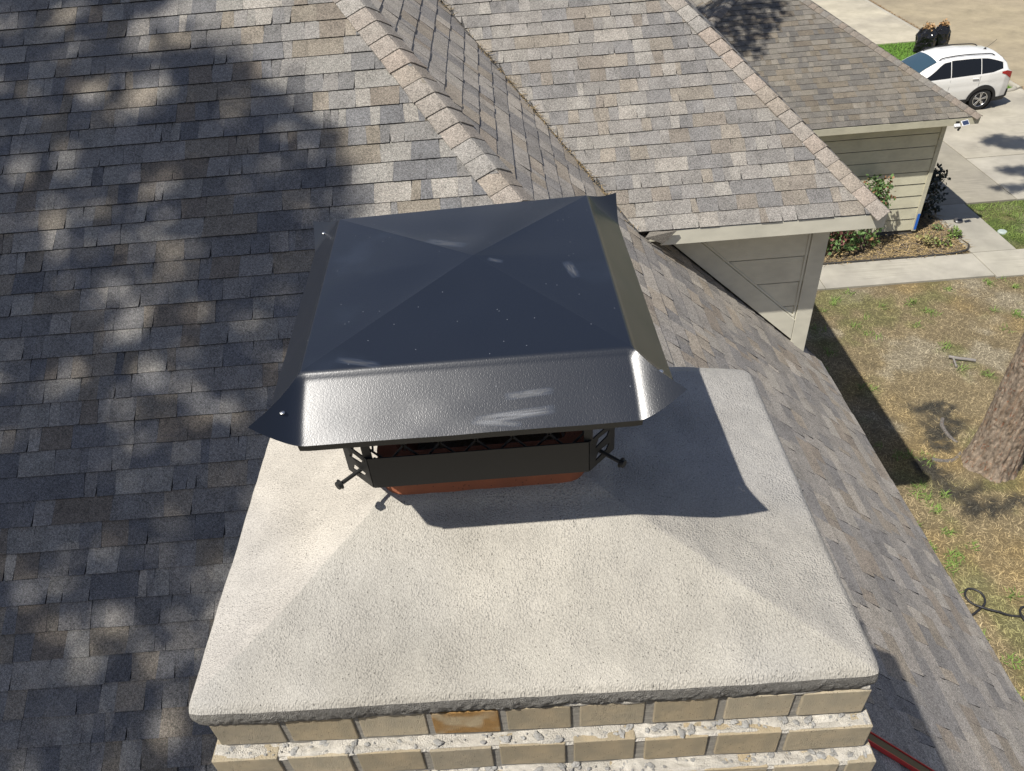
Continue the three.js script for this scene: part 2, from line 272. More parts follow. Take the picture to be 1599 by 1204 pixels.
// the wing: its front slope, right slope and back slope
const WT = { x: 3.07, y: -2.96, z: -5.44 }, wRun = 3.06, wRidgeY = WT.y + wRun * Math.tan(sL), hipK = Math.tan(sL) / Math.tan(sR);
const dW = WT.y * Math.cos(sL) + WT.z * Math.sin(sL), zW = y => (dW - Math.cos(sL) * y) / Math.sin(sL), xWr = y => WT.x - (y - WT.y) / Math.tan(sR);
const WALLZ = -5.8;
{ // right slope of the main roof (drops to the right-hand eave)
  const len = (RIDGE - EY) / Math.sin(sR), Y = v => EY + v * Math.sin(sR);
  const ph = (((-1.962 - EY) / Math.sin(sR)) % 0.1475 + 0.1475) % 0.1475;
  const far = v => { const y = Y(v); if (y > wRidgeY) return -zL(RIDGE) + 2; if (y > -3.02) return -zW(y) + 0.03; return y < yR(2.79) ? 5.93 : -WALLZ + 0.02; };
  addSlope(house, { o: P(EX, EY, 0), U: ZB, W: WR, N: NR, e: 0.1475, v0: 0, v1: len, phase: ph, uMin: v => Y(v) > GY ? -zL(Y(v)) : -GZ, uMax: far, seed: 23, dark: 1.58, contrast: 0.72, warm: [1.05, 1, 0.93] },  // shingle colour raised and warmed, standing in for light the grazing sun lacks
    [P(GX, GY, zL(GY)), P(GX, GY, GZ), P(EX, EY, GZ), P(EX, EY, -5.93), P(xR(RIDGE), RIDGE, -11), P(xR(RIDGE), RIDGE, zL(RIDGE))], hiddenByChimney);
}
{
  const len = wRun / Math.cos(sL), Y = v => WT.y + v * Math.sin(sL), xl = v => xR(Math.max(Y(v), -2.96)) + 0.02;
  addSlope(house, { o: P(0, WT.y, WT.z), U: XA, W: WL, N: NL, e: 0.1327, v0: 0, v1: len, uMin: xl, uMax: v => xWr(Y(v)), seed: 37, dark: 1.16, contrast: 0.66, wide: 0.85, warm: [1.02, 1, 0.97] },
    [P(xR(WT.y), WT.y, WT.z), P(WT.x, WT.y, WT.z), P(xWr(wRidgeY), wRidgeY, zW(wRidgeY)), P(xR(wRidgeY), wRidgeY, zW(wRidgeY))]);
  const zB = zW(wRidgeY) - wRun;
  addSlope(house, { o: P(WT.x, WT.y, 0), U: ZB, W: WR, N: NR, e: 0.143, v0: 0, v1: (wRidgeY - WT.y) / Math.sin(sR), uMin: v => -zW(WT.y + v * Math.sin(sR)), uMax: v => -(zB + v * Math.cos(sR) / hipK), seed: 41, dark: 1.05 },
    [P(WT.x, WT.y, WT.z), P(WT.x, WT.y, zB), P(xWr(wRidgeY), wRidgeY, zW(wRidgeY))]);
  const back = new Bag(), r0 = P(xR(wRidgeY), wRidgeY, zW(wRidgeY)), r1 = P(xWr(wRidgeY), wRidgeY, zW(wRidgeY)); back.quad(P(WT.x, WT.y, zB), P(xR(WT.y), WT.y, zB), r0, r1); mesh('roof_slope', back.geo(), deckM, house);
  const back2 = new Bag(); back2.quad(P(xR(RIDGE), RIDGE, zL(RIDGE)), P(xR(RIDGE), RIDGE, -11), P(XW, EY + 1, -16), P(XW, RIDGE, zL(RIDGE))); mesh('roof_slope', back2.geo(), deckM, house);
}
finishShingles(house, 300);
// hips (main hip, wing hip) and their caps
const hipA = P(GX, GY, zL(GY)), hipB = P(xR(RIDGE), RIDGE, zL(RIDGE));
hipCaps(house, hipA, hipB, NL, NR, { half: 0.155, exp: 0.142, seed: 5 });
hipCaps(house, P(GX, GY, GZ), P(GX, GY, zL(GY)), NR, new THREE.Vector3(-0.9, 0.43, 0).normalize(), { half: 0.12, exp: 0.142, seed: 7 });
hipCaps(house, P(WT.x, WT.y, WT.z), P(xWr(wRidgeY), wRidgeY, zW(wRidgeY)), NL, NR, { half: 0.135, exp: 0.150, seed: 6 });

// wing wall, trims, fascia
const rakeY = x => yR(x) + 0.035;      // foot of the raking board, just clear of the shingles
{
  const wall = mesh('wall', box(-1.0, 2.745, -5.2, -3.06, -6.0, WALLZ - 0.022, 0), deckM, house);
  const e = 0.2645, topY = -3.06, yJ = -3.522;          // first visible joint
  const rakeIn = y => { // x where the top edge of the rake board is at height y
    const w = 0.165 / Math.cos(sR); return xR(y - 0.035 - w) - 0.004; };
  for (let k = -2; k < 5; k++) {
    const y1 = Math.min(topY, yJ - k * e + e * 0), y0 = yJ - (k + 1) * e; if (y0 >= topY) continue;
    const xa = rakeIn(y1) - 0.03, xb = rakeIn(y0) - 0.03, xr = 2.655; if (xa >= xr) continue;
    const pts = xb < xr ? [[Math.min(xa, xr), y1 - 0.001], [xb, y0 + 0.011], [xr, y0 + 0.011], [xr, y1 - 0.001]] : [[xa, y1 - 0.001], [xr, y1 - (xr - xa) * Math.tan(sR)], [xr, y1 - 0.001]];
    const g = plate(pts, WALLZ - 0.016, 0.016, 0.002), p = g.attributes.position;     // lapped: the foot stands proud
    for (let i = 0; i < p.count; i++) { const t = (p.getY(i) - H - y0) / (y1 - y0); p.setZ(i, p.getZ(i) + 0.010 * (1 - t)); } g.computeVertexNormals();
    mesh('siding_plank', g, sidingM, wall);
  }
  mesh('corner_board', box(2.64, 2.79, -8.25, -3.055, WALLZ - 0.12, WALLZ + 0.022, 0.005), trimM, house);
  // raking skirt board
  const w = 0.165 / Math.cos(sR), xs = 1.22, xe = 2.636;
  mesh('rake_board', plate([[xs, rakeY(xs)], [xe, rakeY(xe)], [xe, rakeY(xe) + w], [xs, rakeY(xs) + w]], WALLZ - 0.01, 0.034, 0.004), trimM, house);
  mesh('trim_bead', plate([[xs, rakeY(xs) + w + 0.004], [xe - 0.01, rakeY(xe - 0.01) + w + 0.004], [xe - 0.01, rakeY(xe - 0.01) + w + 0.03], [xs, rakeY(xs) + w + 0.03]], WALLZ - 0.008, 0.026, 0.006), trimM, house);
  mesh('trim_bead', box(2.612, 2.634, -4.2, -3.06, WALLZ - 0.008, WALLZ + 0.016, 0.006), trimM, house);
  mesh('soffit', box(-0.5, WT.x - 0.03, -3.07, -3.05, -6.0, WT.z - 0.03, 0.002), trimM, house);
  mesh('fascia', plate([[1.24, -3.095], [WT.x - 0.012, -3.095], [WT.x - 0.004, -2.966], [1.36, -2.966]], WT.z - 0.03, 0.03, 0.003), trimM, house);
  mesh('fascia', box(WT.x - 0.034, WT.x - 0.008, -3.095, -2.966, -11.4, WT.z - 0.035, 0.003), trimM, house);
  // shingle flap closing the end of the eave against the main slope
  { const b = new Bag(), c = lin(0.36, 0.33, 0.28); const a = P(1.14, -2.945, WT.z + 0.03), d = P(1.36, -2.952, WT.z + 0.03), q = P(1.25, -3.06, WT.z + 0.035), r = P(1.10, -2.985, WT.z + 0.05), u = (x, y) => [x, y]; b.quad(r, q, d, a, c, u(0, 0), u(0.3, 0), u(0.3, 0.3), u(0, 0.3)); const dn = new THREE.Vector3(0, -0.006, -0.012); b.quad(a.clone().add(dn), d.clone().add(dn), q.clone().add(dn), r.clone().add(dn), c); b.quad(r, r.clone().add(dn), q.clone().add(dn), q, c); b.quad(q, q.clone().add(dn), d.clone().add(dn), d, c); mesh('eave_flap', b.geo(), shingleM, house); }
  // house walls below the eaves
  mesh('wall', box(2.74, 2.78, -8.35, EY - 0.1, -5.78, GZ - 0.33, 0.003), sidingM, house);
  mesh('wall', plate([[GX, -8.35], [2.738, -8.35], [2.738, yR(2.738) - 0.06], [GX, GY - 0.06]], GZ - 0.36, 0.04), sidingM, house);
  { const b = new Bag(); b.tri(P(GX + 0.002, GY - 0.02, zL(GY)), P(GX + 0.002, yL(GZ - 0.33), GZ - 0.33), P(GX + 0.002, GY - 0.02, GZ - 0.33)); b.tri(P(GX + 0.03, GY - 0.03, zL(GY)), P(GX + 0.03, GY - 0.03, GZ - 0.34), P(GX + 0.03, yL(GZ - 0.33), GZ - 0.34)); mesh('wall', b.geo(), sidingM, house); }
  { const w = 0.14; mesh('rake_board', plate([[GX, GY - 0.012 - w], [EX - 0.02, EY - 0.012 - w], [EX - 0.02, EY - 0.012], [GX, GY - 0.012]], GZ - 0.03, 0.026), trimM, house); }
  mesh('wall', box(XW + 0.3, GX - 0.01, -8.35, EY - 0.1, EZ - 0.37, EZ - 0.33, 0.003), sidingM, house);
  mesh('wall', box(2.74, 2.775, -8.35, -3.1, -11.2, -5.93, 0.003), sidingM, house);
  mesh('wall', box(XW + 0.3, XW + 0.34, -8.35, EY - 0.1, -16, EZ - 0.375, 0.003), sidingM, house);
  mesh('soffit', box(2.785, EX - 0.03, EY - 0.11, EY - 0.09, -5.92, GZ - 0.05, 0.002), trimM, house);
  mesh('soffit', box(XW, GX - 0.01, EY - 0.11, EY - 0.09, EZ - 0.36, EZ - 0.032, 0.002), trimM, house);
  mesh('fascia', box(EX - 0.028, EX - 0.004, EY - 0.13, EY - 0.012, -5.93, GZ - 0.035, 0.003), trimM, house);
  mesh('fascia', box(XW, GX - 0.01, EY - 0.13, EY - 0.012, EZ - 0.028, EZ - 0.004, 0.003), trimM, house);
}
// ───────────────────────── garage ─────────────────────────
const garage = thing('garage', 'beige lap-sided garage with hipped brown shingle roof beside the driveway and parked car', 'garage');
{
  const T = { x: 9.06, y: -5.639, z: -13.8 }, kR = 0.868, kL = 0.975, tg = Math.tan(sG);
  const NG = new THREE.Vector3(0, Math.cos(sG), Math.sin(sG)), WG = new THREE.Vector3(0, Math.sin(sG), -Math.cos(sG));
  const xr = d => T.x - kR * d, xl = d => 4.30 - kL * (2.435 - d), dTop = (T.x - 4.30 + kL * 2.435) / (kR + kL), yT = T.y + dTop * tg, zT = T.z - dTop;
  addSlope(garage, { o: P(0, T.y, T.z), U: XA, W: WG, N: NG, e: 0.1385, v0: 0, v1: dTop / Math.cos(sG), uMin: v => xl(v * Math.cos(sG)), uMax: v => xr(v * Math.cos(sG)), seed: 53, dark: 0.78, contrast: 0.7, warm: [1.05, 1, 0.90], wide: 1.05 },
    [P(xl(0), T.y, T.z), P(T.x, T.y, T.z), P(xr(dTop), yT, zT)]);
  const aR = Math.atan(tg / kR), NGR = new THREE.Vector3(Math.sin(aR), Math.cos(aR), 0), WGR = new THREE.Vector3(-Math.cos(aR), Math.sin(aR), 0), zB = -23.2;
  addSlope(garage, { o: P(T.x, T.y, 0), U: ZB, W: WGR, N: NGR, e: 0.1385, v0: 0, v1: (yT - T.y) / Math.sin(aR), uMin: v => -(T.z - v * Math.sin(aR) / tg), uMax: () => -zB, seed: 57, dark: 0.86, warm: [1.05, 1, 0.9], wide: 1.3 },
    [P(T.x, T.y, T.z), P(T.x, T.y, zB), P(xr(dTop), yT, zB), P(xr(dTop), yT, zT)]);
  const aL = Math.atan(tg / kL), NGL = new THREE.Vector3(-Math.sin(aL), Math.cos(aL), 0), WGL = new THREE.Vector3(Math.cos(aL), Math.sin(aL), 0);
  addSlope(garage, { o: P(xl(0), T.y, 0), U: ZB, W: WGL, N: NGL, e: 0.1385, v0: 0, v1: (yT - T.y) / Math.sin(aL), uMin: v => -(T.z - v * Math.sin(aL) / tg), uMax: () => -zB, seed: 59, dark: 0.86, warm: [1.05, 1, 0.9], wide: 1.3 },
    [P(xl(0), T.y, T.z), P(xr(dTop), yT, zT), P(xr(dTop), yT, zB), P(xl(0), T.y, zB)]);
  finishShingles(garage, 300);
  hipCaps(garage, P(T.x, T.y, T.z), P(xr(dTop), yT, zT), NG, NGR, { half: 0.15, exp: 0.15, seed: 8, ms: capDullMs });
  hipCaps(garage, P(xl(0), T.y, T.z), P(xr(dTop), yT, zT), NG, NGL, { half: 0.15, exp: 0.15, seed: 9, ms: capDullMs });
  // walls
  const wz = -14.2, top = -5.79, wall = mesh('wall', box(3.0, 8.62, -8.32, top, -22.8, wz - 0.022, 0), deckM, garage);
  const e = 0.2640, base = -8.19;
  for (let k = 0; k < 10; k++) {
    const y0 = base + k * e, y1 = Math.min(y0 + e, top + 0.005); if (y0 > top - 0.02) break;
    const g = plate([[4.6, y0 + 0.017], [8.60, y0 + 0.017], [8.60, y1 - 0.001], [4.6, y1 - 0.001]], wz - 0.016, 0.016, 0.002), p = g.attributes.position;
    for (let i = 0; i < p.count; i++) { const t = (p.getY(i) - H - y0) / e; p.setZ(i, p.getZ(i) + 0.012 * (1 - t)); } g.computeVertexNormals();
    mesh('siding_plank', g, garageSidingM, wall);
  }
  mesh('corner_board', box(8.60, 8.69, -8.2, top, wz - 0.1, wz + 0.022, 0.004), garageTrimM, garage);
  mesh('foundation', box(3.0, 8.66, -8.4, base - 0.002, -22.7, wz - 0.01, 0.005), mat(lin(0.13, 0.125, 0.115), 0.95, { map: grainT }), garage);
  mesh('soffit', box(2.2, T.x - 0.03, top - 0.004, top + 0.014, wz - 0.1, T.z - 0.03, 0.002), garageTrimM, garage);
  mesh('soffit', box(8.70, T.x - 0.03, top - 0.004, top + 0.014, -22.9, wz - 0.102, 0.002), garageTrimM, garage);
  mesh('fascia', plate([[2.2, T.y - 0.145], [T.x - 0.014, T.y - 0.145], [T.x - 0.004, T.y - 0.012], [2.2, T.y - 0.012]], T.z - 0.028, 0.028, 0.003), garageTrimM, garage);
  mesh('fascia', box(T.x - 0.03, T.x - 0.006, T.y - 0.145, T.y - 0.012, -23, T.z - 0.03, 0.003), garageTrimM, garage);
}
{ // strip of blue masking tape on the corner board
  tag(mesh('masking_tape', box(8.630, 8.684, -8.165, -7.80, -14.1765, -14.1735, 0.001), mat(lin(0.02, 0.13, 0.52), 0.6)), 'strip of blue masking tape at the foot of the garage corner', 'tape');
}
{ // solar flood light at the garage corner
  const t = thing('flood_light', 'small solar flood light on the garage corner under the eave', 'light');
  const bk = mat(lin(0.015, 0.015, 0.016), 0.5), wh = mat(lin(0.6, 0.6, 0.6), 0.4), pv = mat(lin(0.03, 0.045, 0.09), 0.15);
  mesh('bracket', merge([box(8.60, 8.66, -5.83, -5.70, -13.798, -13.765, 0.006), box(8.615, 8.645, -5.80, -5.76, -13.77, -13.66, 0.006)]), bk, t);
  const pan = mesh('solar_panel', new RoundedBoxGeometry(0.15, 0.012, 0.11, 1, 0.005), wh, t); pan.position.copy(P(8.70, -5.69, -13.66)); pan.rotation.set(0.75, 0.2, -0.1);
  const cell = mesh('solar_cell', new THREE.BoxGeometry(0.12, 0.004, 0.08), pv, pan); cell.position.y = 0.0075;
  const hd = mesh('lamp_head', new RoundedBoxGeometry(0.11, 0.05, 0.07, 2, 0.015), wh, t); hd.position.copy(P(8.57, -5.74, -13.68)); hd.rotation.x = 0.7;
  const ln = mesh('lens', new THREE.CylinderGeometry(0.022, 0.022, 0.01, 16), bk, t); ln.position.copy(P(8.62, -5.82, -13.68)); ln.rotation.x = 1.2;
}
// ───────────────────────── chimney ─────────────────────────
const chimney = thing('chimney', 'tan brick chimney with sloped sand-textured concrete crown, corbelled top courses', 'chimney');
const flue = { x0: -0.216, x1: 0.090, z0: -0.780, z1: -1.082, y: -0.834 };
{
  const oc = [[-0.475, -0.513], [0.441, -0.496], [0.449, -1.132], [-0.475, -1.205]], ic = [[flue.x0 + 0.03, flue.z0 - 0.03], [flue.x1 - 0.03, flue.z0 - 0.03], [flue.x1 - 0.03, flue.z1 + 0.03], [flue.x0 + 0.03, flue.z1 + 0.03]];
  const side = (c, s) => { const k = Math.floor(s) % 4, f = s - Math.floor(s), a = c[k], b = c[(k + 1) % 4]; return [lerp(a[0], b[0], f), lerp(a[1], b[1], f)]; };
  const mid = [-0.02, -0.83];
  const outer = s => { s = s % 4; const p = side(oc, s), f = s - Math.floor(s), d = Math.min(f, 1 - f); let q = [...p]; const c = d < 0.03 ? (1 - d / 0.03) ** 2 * 0.005 : 0; const l = Math.hypot(mid[0] - p[0], mid[1] - p[1]); q[0] += (mid[0] - p[0]) / l * c; q[1] += (mid[1] - p[1]) / l * c; if (Math.floor(s) === 2) q[1] -= 0.022 * Math.sin(Math.min(1, f * 3) * Math.PI / 2) * (1 - f); const w = 0.0035 * fbm(p[0] * 9, p[1] * 9, 2, 3); q[0] += w; q[1] += w; return q; };
  const surf = (s, t) => {
    const a = outer(s), b = side(ic, s % 4), x = lerp(a[0], b[0], t), z = lerp(a[1], b[1], t);
    let y = lerp(-0.930, flue.y + 0.012, t) - 0.006 * Math.sin(t * Math.PI) + 0.006 * sstep(0.80, 0.88, t);
    if (t < 0.03) y -= 0.009 * (1 - t / 0.03) ** 2;
    y += 0.0022 * fbm(x * 7, z * 7, 1, 3) + 0.0024 * fbm(x * 34, z * 34, 5, 3);
    return P(x, y, z);
  };
  const col = (u, v, p) => {      // blotches of finer and coarser sand in the finish coat
    const n = fbm(p.x * 4.2 + 3, p.z * 4.2, 9, 4), g = fbm(p.x * 11, p.z * 11, 4, 3), w = sstep(-0.05, 0.35, fbm(p.x * 3 + 8, p.z * 3 + 2, 6, 3));
    const f4 = u * 4 + 0.02 * g, left = f4 > 3.0 && f4 < 3.995 ? 1 : 0, right = f4 > 1.0 && f4 < 2 ? 1 : 0;      // the left face is tinted paler, the right one greyer
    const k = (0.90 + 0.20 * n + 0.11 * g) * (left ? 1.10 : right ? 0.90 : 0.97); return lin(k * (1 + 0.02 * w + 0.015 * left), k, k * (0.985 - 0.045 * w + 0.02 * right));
  };
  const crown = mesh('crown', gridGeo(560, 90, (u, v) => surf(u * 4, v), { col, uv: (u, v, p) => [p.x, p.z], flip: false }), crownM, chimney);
  const lipCol = (u, v, p) => { const n = fbm(p.x * 8 + 1, p.y * 30, p.z * 8, 3), k = 0.38 + 0.16 * n + 0.34 * Math.max(0, fbm(p.x * 170, p.y * 170, p.z * 170, 2)) + 0.30 * sstep(0.86, 1.0, v + 0.1 * n) + 0.2 * sstep(-0.40, -0.465, p.x); return lin(k, k * 0.99, k * 0.96); };
  mesh('crown_edge', gridGeo(1900, 18, (u, v) => { const s = u * 4, a = outer(s), q = surf(s, 0); const inn = 0.004 * Math.sin(v * Math.PI) * -1 + 0.012 * v * v, l = Math.hypot(mid[0] - a[0], mid[1] - a[1]); const r = 0.0036 * fbm(a[0] * 160, v * 7 + a[1] * 160, 3, 3) * Math.sin(Math.min(1, v * 3) * Math.PI / 2); return new THREE.Vector3(q.x + (mid[0] - a[0]) / l * (inn + r), q.y - 0.044 * v - 0.004 * v * fbm(a[0] * 12, a[1] * 12, 8, 3), q.z + (mid[1] - a[1]) / l * (inn + r)); }, { col: lipCol, uv: (u, v, p) => [p.x + p.z, p.y], flip: true }), lipM, crown);
  // brick frame: a along the front, b towards the viewer
  const th = 1.14 * R, ux = [Math.cos(th), Math.sin(th)], uz = [-Math.sin(th), Math.cos(th)], O = [-0.459, -0.517];
  const at = (a, b) => [O[0] + a * ux[0] + b * uz[0], O[1] + a * ux[1] + b * uz[1]];
  const rand = rng(77), L0 = 0.895, D0 = 0.64;
  const brickGeos = [0, 1, 2].map(v => { const g = new RoundedBoxGeometry(1, 1, 1, 2, 0.022), p = g.attributes.position; for (let i = 0; i < p.count; i++) { const x = p.getX(i), y = p.getY(i), z = p.getZ(i); p.setXYZ(i, x + 0.012 * vnoise(y * 3 + v * 9, z * 3, 1), y + 0.022 * vnoise(x * 3 + v * 5, z * 3, 2), z + 0.008 * vnoise(x * 4 + v * 3, y * 4, 3)); } g.computeVertexNormals(); return g; });
  const put = (name, a0, a1, y0, y1, b0, b1, m, parent, geo) => { const c = at((a0 + a1) / 2, (b0 + b1) / 2), o = mesh(name, geo, m, parent); o.position.copy(P(c[0], (y0 + y1) / 2, c[1])); o.scale.set(a1 - a0, y1 - y0, b1 - b0); o.rotation.y = -th + (name === 'brick' ? (rand() - 0.5) * 0.018 : 0); if (name === 'brick') o.rotation.z = (rand() - 0.5) * 0.014; return o; };
  const unit = new THREE.BoxGeometry(1, 1, 1); uvMetres(unit);
  const offs = [0, 0.006, 0.052, 0.0, 0.05, 0.0], step = 0.0175;
  const rows = 6, course = 0.067, top0 = -0.978;
  for (let r = 0; r < rows; r++) {
    const k = r < 4 ? r : 6 - r, ex = 0.012 * k, fb = step * k, y1 = top0 - r * course, y0 = y1 - 0.058, aL = -ex, aR = L0 + ex, bB = -D0 - fb;
    put('mortar_bed', aL + 0.008, aR - 0.008, y0 - 0.010, y1 - (r ? 0.001 : -0.012), bB + 0.008, fb - 0.0032, mortarM, chimney, unit);
    const runFront = (bf, name) => { let a = aL; const pitch = 0.1; const first = offs[r] ? offs[r] : pitch; for (let i = 0; a < aR - 0.02; i++) { let e = (i === 0 ? aL + (offs[r] > 0.02 ? first + 0.045 : pitch) : a + pitch) ; e = Math.min(e, aR); if (aR - e < 0.035) e = aR; const j = 0.0035 + 0.004 * rand(), dz = (rand() - 0.5) * 0.0024; const m = r === 0 && i === 3 && name ? 5 : Math.floor(rand() * 5); put('brick', a + (i ? j : 0), e - (e < aR ? j : 0), y0 + (rand() - 0.5) * 0.002, y1 + (rand() - 0.5) * 0.0025, bf > -0.3 ? bf - 0.09 + dz : bf, bf > -0.3 ? bf + dz : bf + 0.09, brickMs[m], chimney, brickGeos[Math.floor(rand() * 3)]); a = e; } };
    runFront(fb, true); runFront(bB, false);
    const b0 = bB + 0.0905, b1 = fb - 0.0905, n = 5; for (const sd of [0, 1]) for (let i = 0; i < n; i++) { const p0 = lerp(b0, b1, i / n), p1 = lerp(b0, b1, (i + 1) / n); put('brick', sd ? aR - 0.09 : aL, sd ? aR : aL + 0.09, y0, y1, p0 + 0.005, p1 - 0.005, brickMs[Math.floor(rand() * 5)], chimney, brickGeos[i % 3]); }
    // smeared mortar on the ledge in front of this course
    if (r > 0 && r < 4) {
      const ledge = (a0, a1, dep, fn) => gridGeo(Math.round((a1 - a0) / 0.0025), 12, (u, v) => { const a = lerp(a0, a1, u), b = lerp(fb - 0.001, fb - step - 0.006, v); const n = fbm(a * 26, b * 60 + r * 9, r * 3, 4), m = fbm(a * 90, b * 90, r * 5, 2); const c = at(a, b); let h = -0.0012 + 0.0042 * sstep(-0.25, 0.35, n + 0.24 * (v - 0.4)) + 0.0022 * m; h -= 0.006 * sstep(0.14, 0, v); return P(c[0], y1 + h, c[1]); }, { uv: (u, v, p) => [p.x, p.z], flip: false });
      mesh('ledge_mortar', ledge(aL + 0.002, aR - 0.002), mortarM, chimney);
      const crumbs = []; for (let i = 0; i < 120; i++) { const a = aL + rand() * (aR - aL), b = fb - 0.004 - rand() * (step - 0.002), s = 0.0010 + 0.0038 * rand() ** 3, g = new THREE.IcosahedronGeometry(1, 1), p = g.attributes.position; const cl = rand() * 0.02; for (let q = 0; q < p.count; q++) { const f = 1 + 0.45 * vnoise(p.getX(q) * 2 + i, p.getY(q) * 2, p.getZ(q) * 2 + r); p.setXYZ(q, p.getX(q) * f * s * 1.5, p.getY(q) * f * s * 0.6, p.getZ(q) * f * s); } g.computeVertexNormals(); const c = at(clamp(a + cl, aL + 0.01, aR - 0.01), b); g.rotateY(rand() * 6); g.translate(c[0], y1 + H + s * 0.2 + 0.002, c[1]); crumbs.push(uvMetres(g)); }
      mesh('mortar_crumbs', merge(crumbs), mortarGreyM, chimney, 'stuff');
    }
  }
  // squeezed joint under the crown
  mesh('bed_joint', gridGeo(400, 6, (u, v) => { const a = lerp(0.004, L0 - 0.004, u), n = fbm(a * 30, 1, 2, 3); const c = at(a, -0.004 + 0.0035 * Math.sin(v * Math.PI) + 0.004 * n * Math.sin(v * Math.PI)); return P(c[0], -0.966 - v * (0.013 + 0.010 * n), c[1]); }, { uv: (u, v, p) => [p.x, p.y], flip: true }), mortarM, chimney);
  // shaft down to the roof: running bond, joined into one part
  const bag = [], shaftTop = top0 - rows * course - 0.003; const bg = new THREE.BoxGeometry(1, 1, 1);
  const add = (a0, a1, y0, y1, b0, b1) => { const g = bg.clone(); g.scale(a1 - a0, y1 - y0, b1 - b0); g.rotateY(-th); const c = at((a0 + a1) / 2, (b0 + b1) / 2); g.translate(c[0], (y0 + y1) / 2 + H, c[1]); bag.push(uvMetres(g)); };
  for (let r = 0; ; r++) { const y1 = shaftTop - r * course, y0 = y1 - 0.058; if (y0 < -5.2) break; const o = r % 2 ? 0.1 : 0; for (let a = -o; a < L0; a += 0.2) { const a0 = Math.max(a, 0) + 0.005, a1 = Math.min(a + 0.2, L0) - 0.005; if (a1 - a0 < 0.03) continue; add(a0, a1, y0, y1, -0.09, 0); add(a0, a1, y0, y1, -D0, -D0 + 0.09); } for (let b = -D0 + 0.095 - (o ? 0.1 : 0); b < -0.095; b += 0.2) { const b0 = Math.max(b, -D0 + 0.095) + 0.004, b1 = Math.min(b + 0.2, -0.095) - 0.004; if (b1 - b0 < 0.03) continue; add(0, 0.09, y0, y1, b0, b1); add(L0 - 0.09, L0, y0, y1, b0, b1); } }
  mesh('brickwork', merge(bag), brickMs[0], chimney, 'stuff');
  put('mortar_core', 0.008, L0 - 0.008, -5.3, shaftTop - 0.001, -D0 + 0.008, -0.008, mortarM, chimney, unit);
  // clay flue liner
  const rr = (x0, x1, z0, z1, r) => { const s = new THREE.Shape(); s.moveTo(x0 + r, z0); s.lineTo(x1 - r, z0); s.quadraticCurveTo(x1, z0, x1, z0 + r); s.lineTo(x1, z1 - r); s.quadraticCurveTo(x1, z1, x1 - r, z1); s.lineTo(x0 + r, z1); s.quadraticCurveTo(x0, z1, x0, z1 - r); s.lineTo(x0, z0 + r); s.quadraticCurveTo(x0, z0, x0 + r, z0); return s; };
  const s = rr(flue.x0, flue.x1, -flue.z0, -flue.z1, 0.035); s.holes.push(rr(flue.x0 + 0.022, flue.x1 - 0.022, -flue.z0 + 0.022, -flue.z1 - 0.022, 0.025));
  const fg = new THREE.ExtrudeGeometry(s, { depth: 0.162, bevelEnabled: true, bevelSize: 0.003, bevelThickness: 0.003, bevelSegments: 2, curveSegments: 6 }); fg.rotateX(-Math.PI / 2); fg.translate(0, H - 0.93, 0); mesh('flue_liner', uvMetres(fg), clayM, chimney);
}
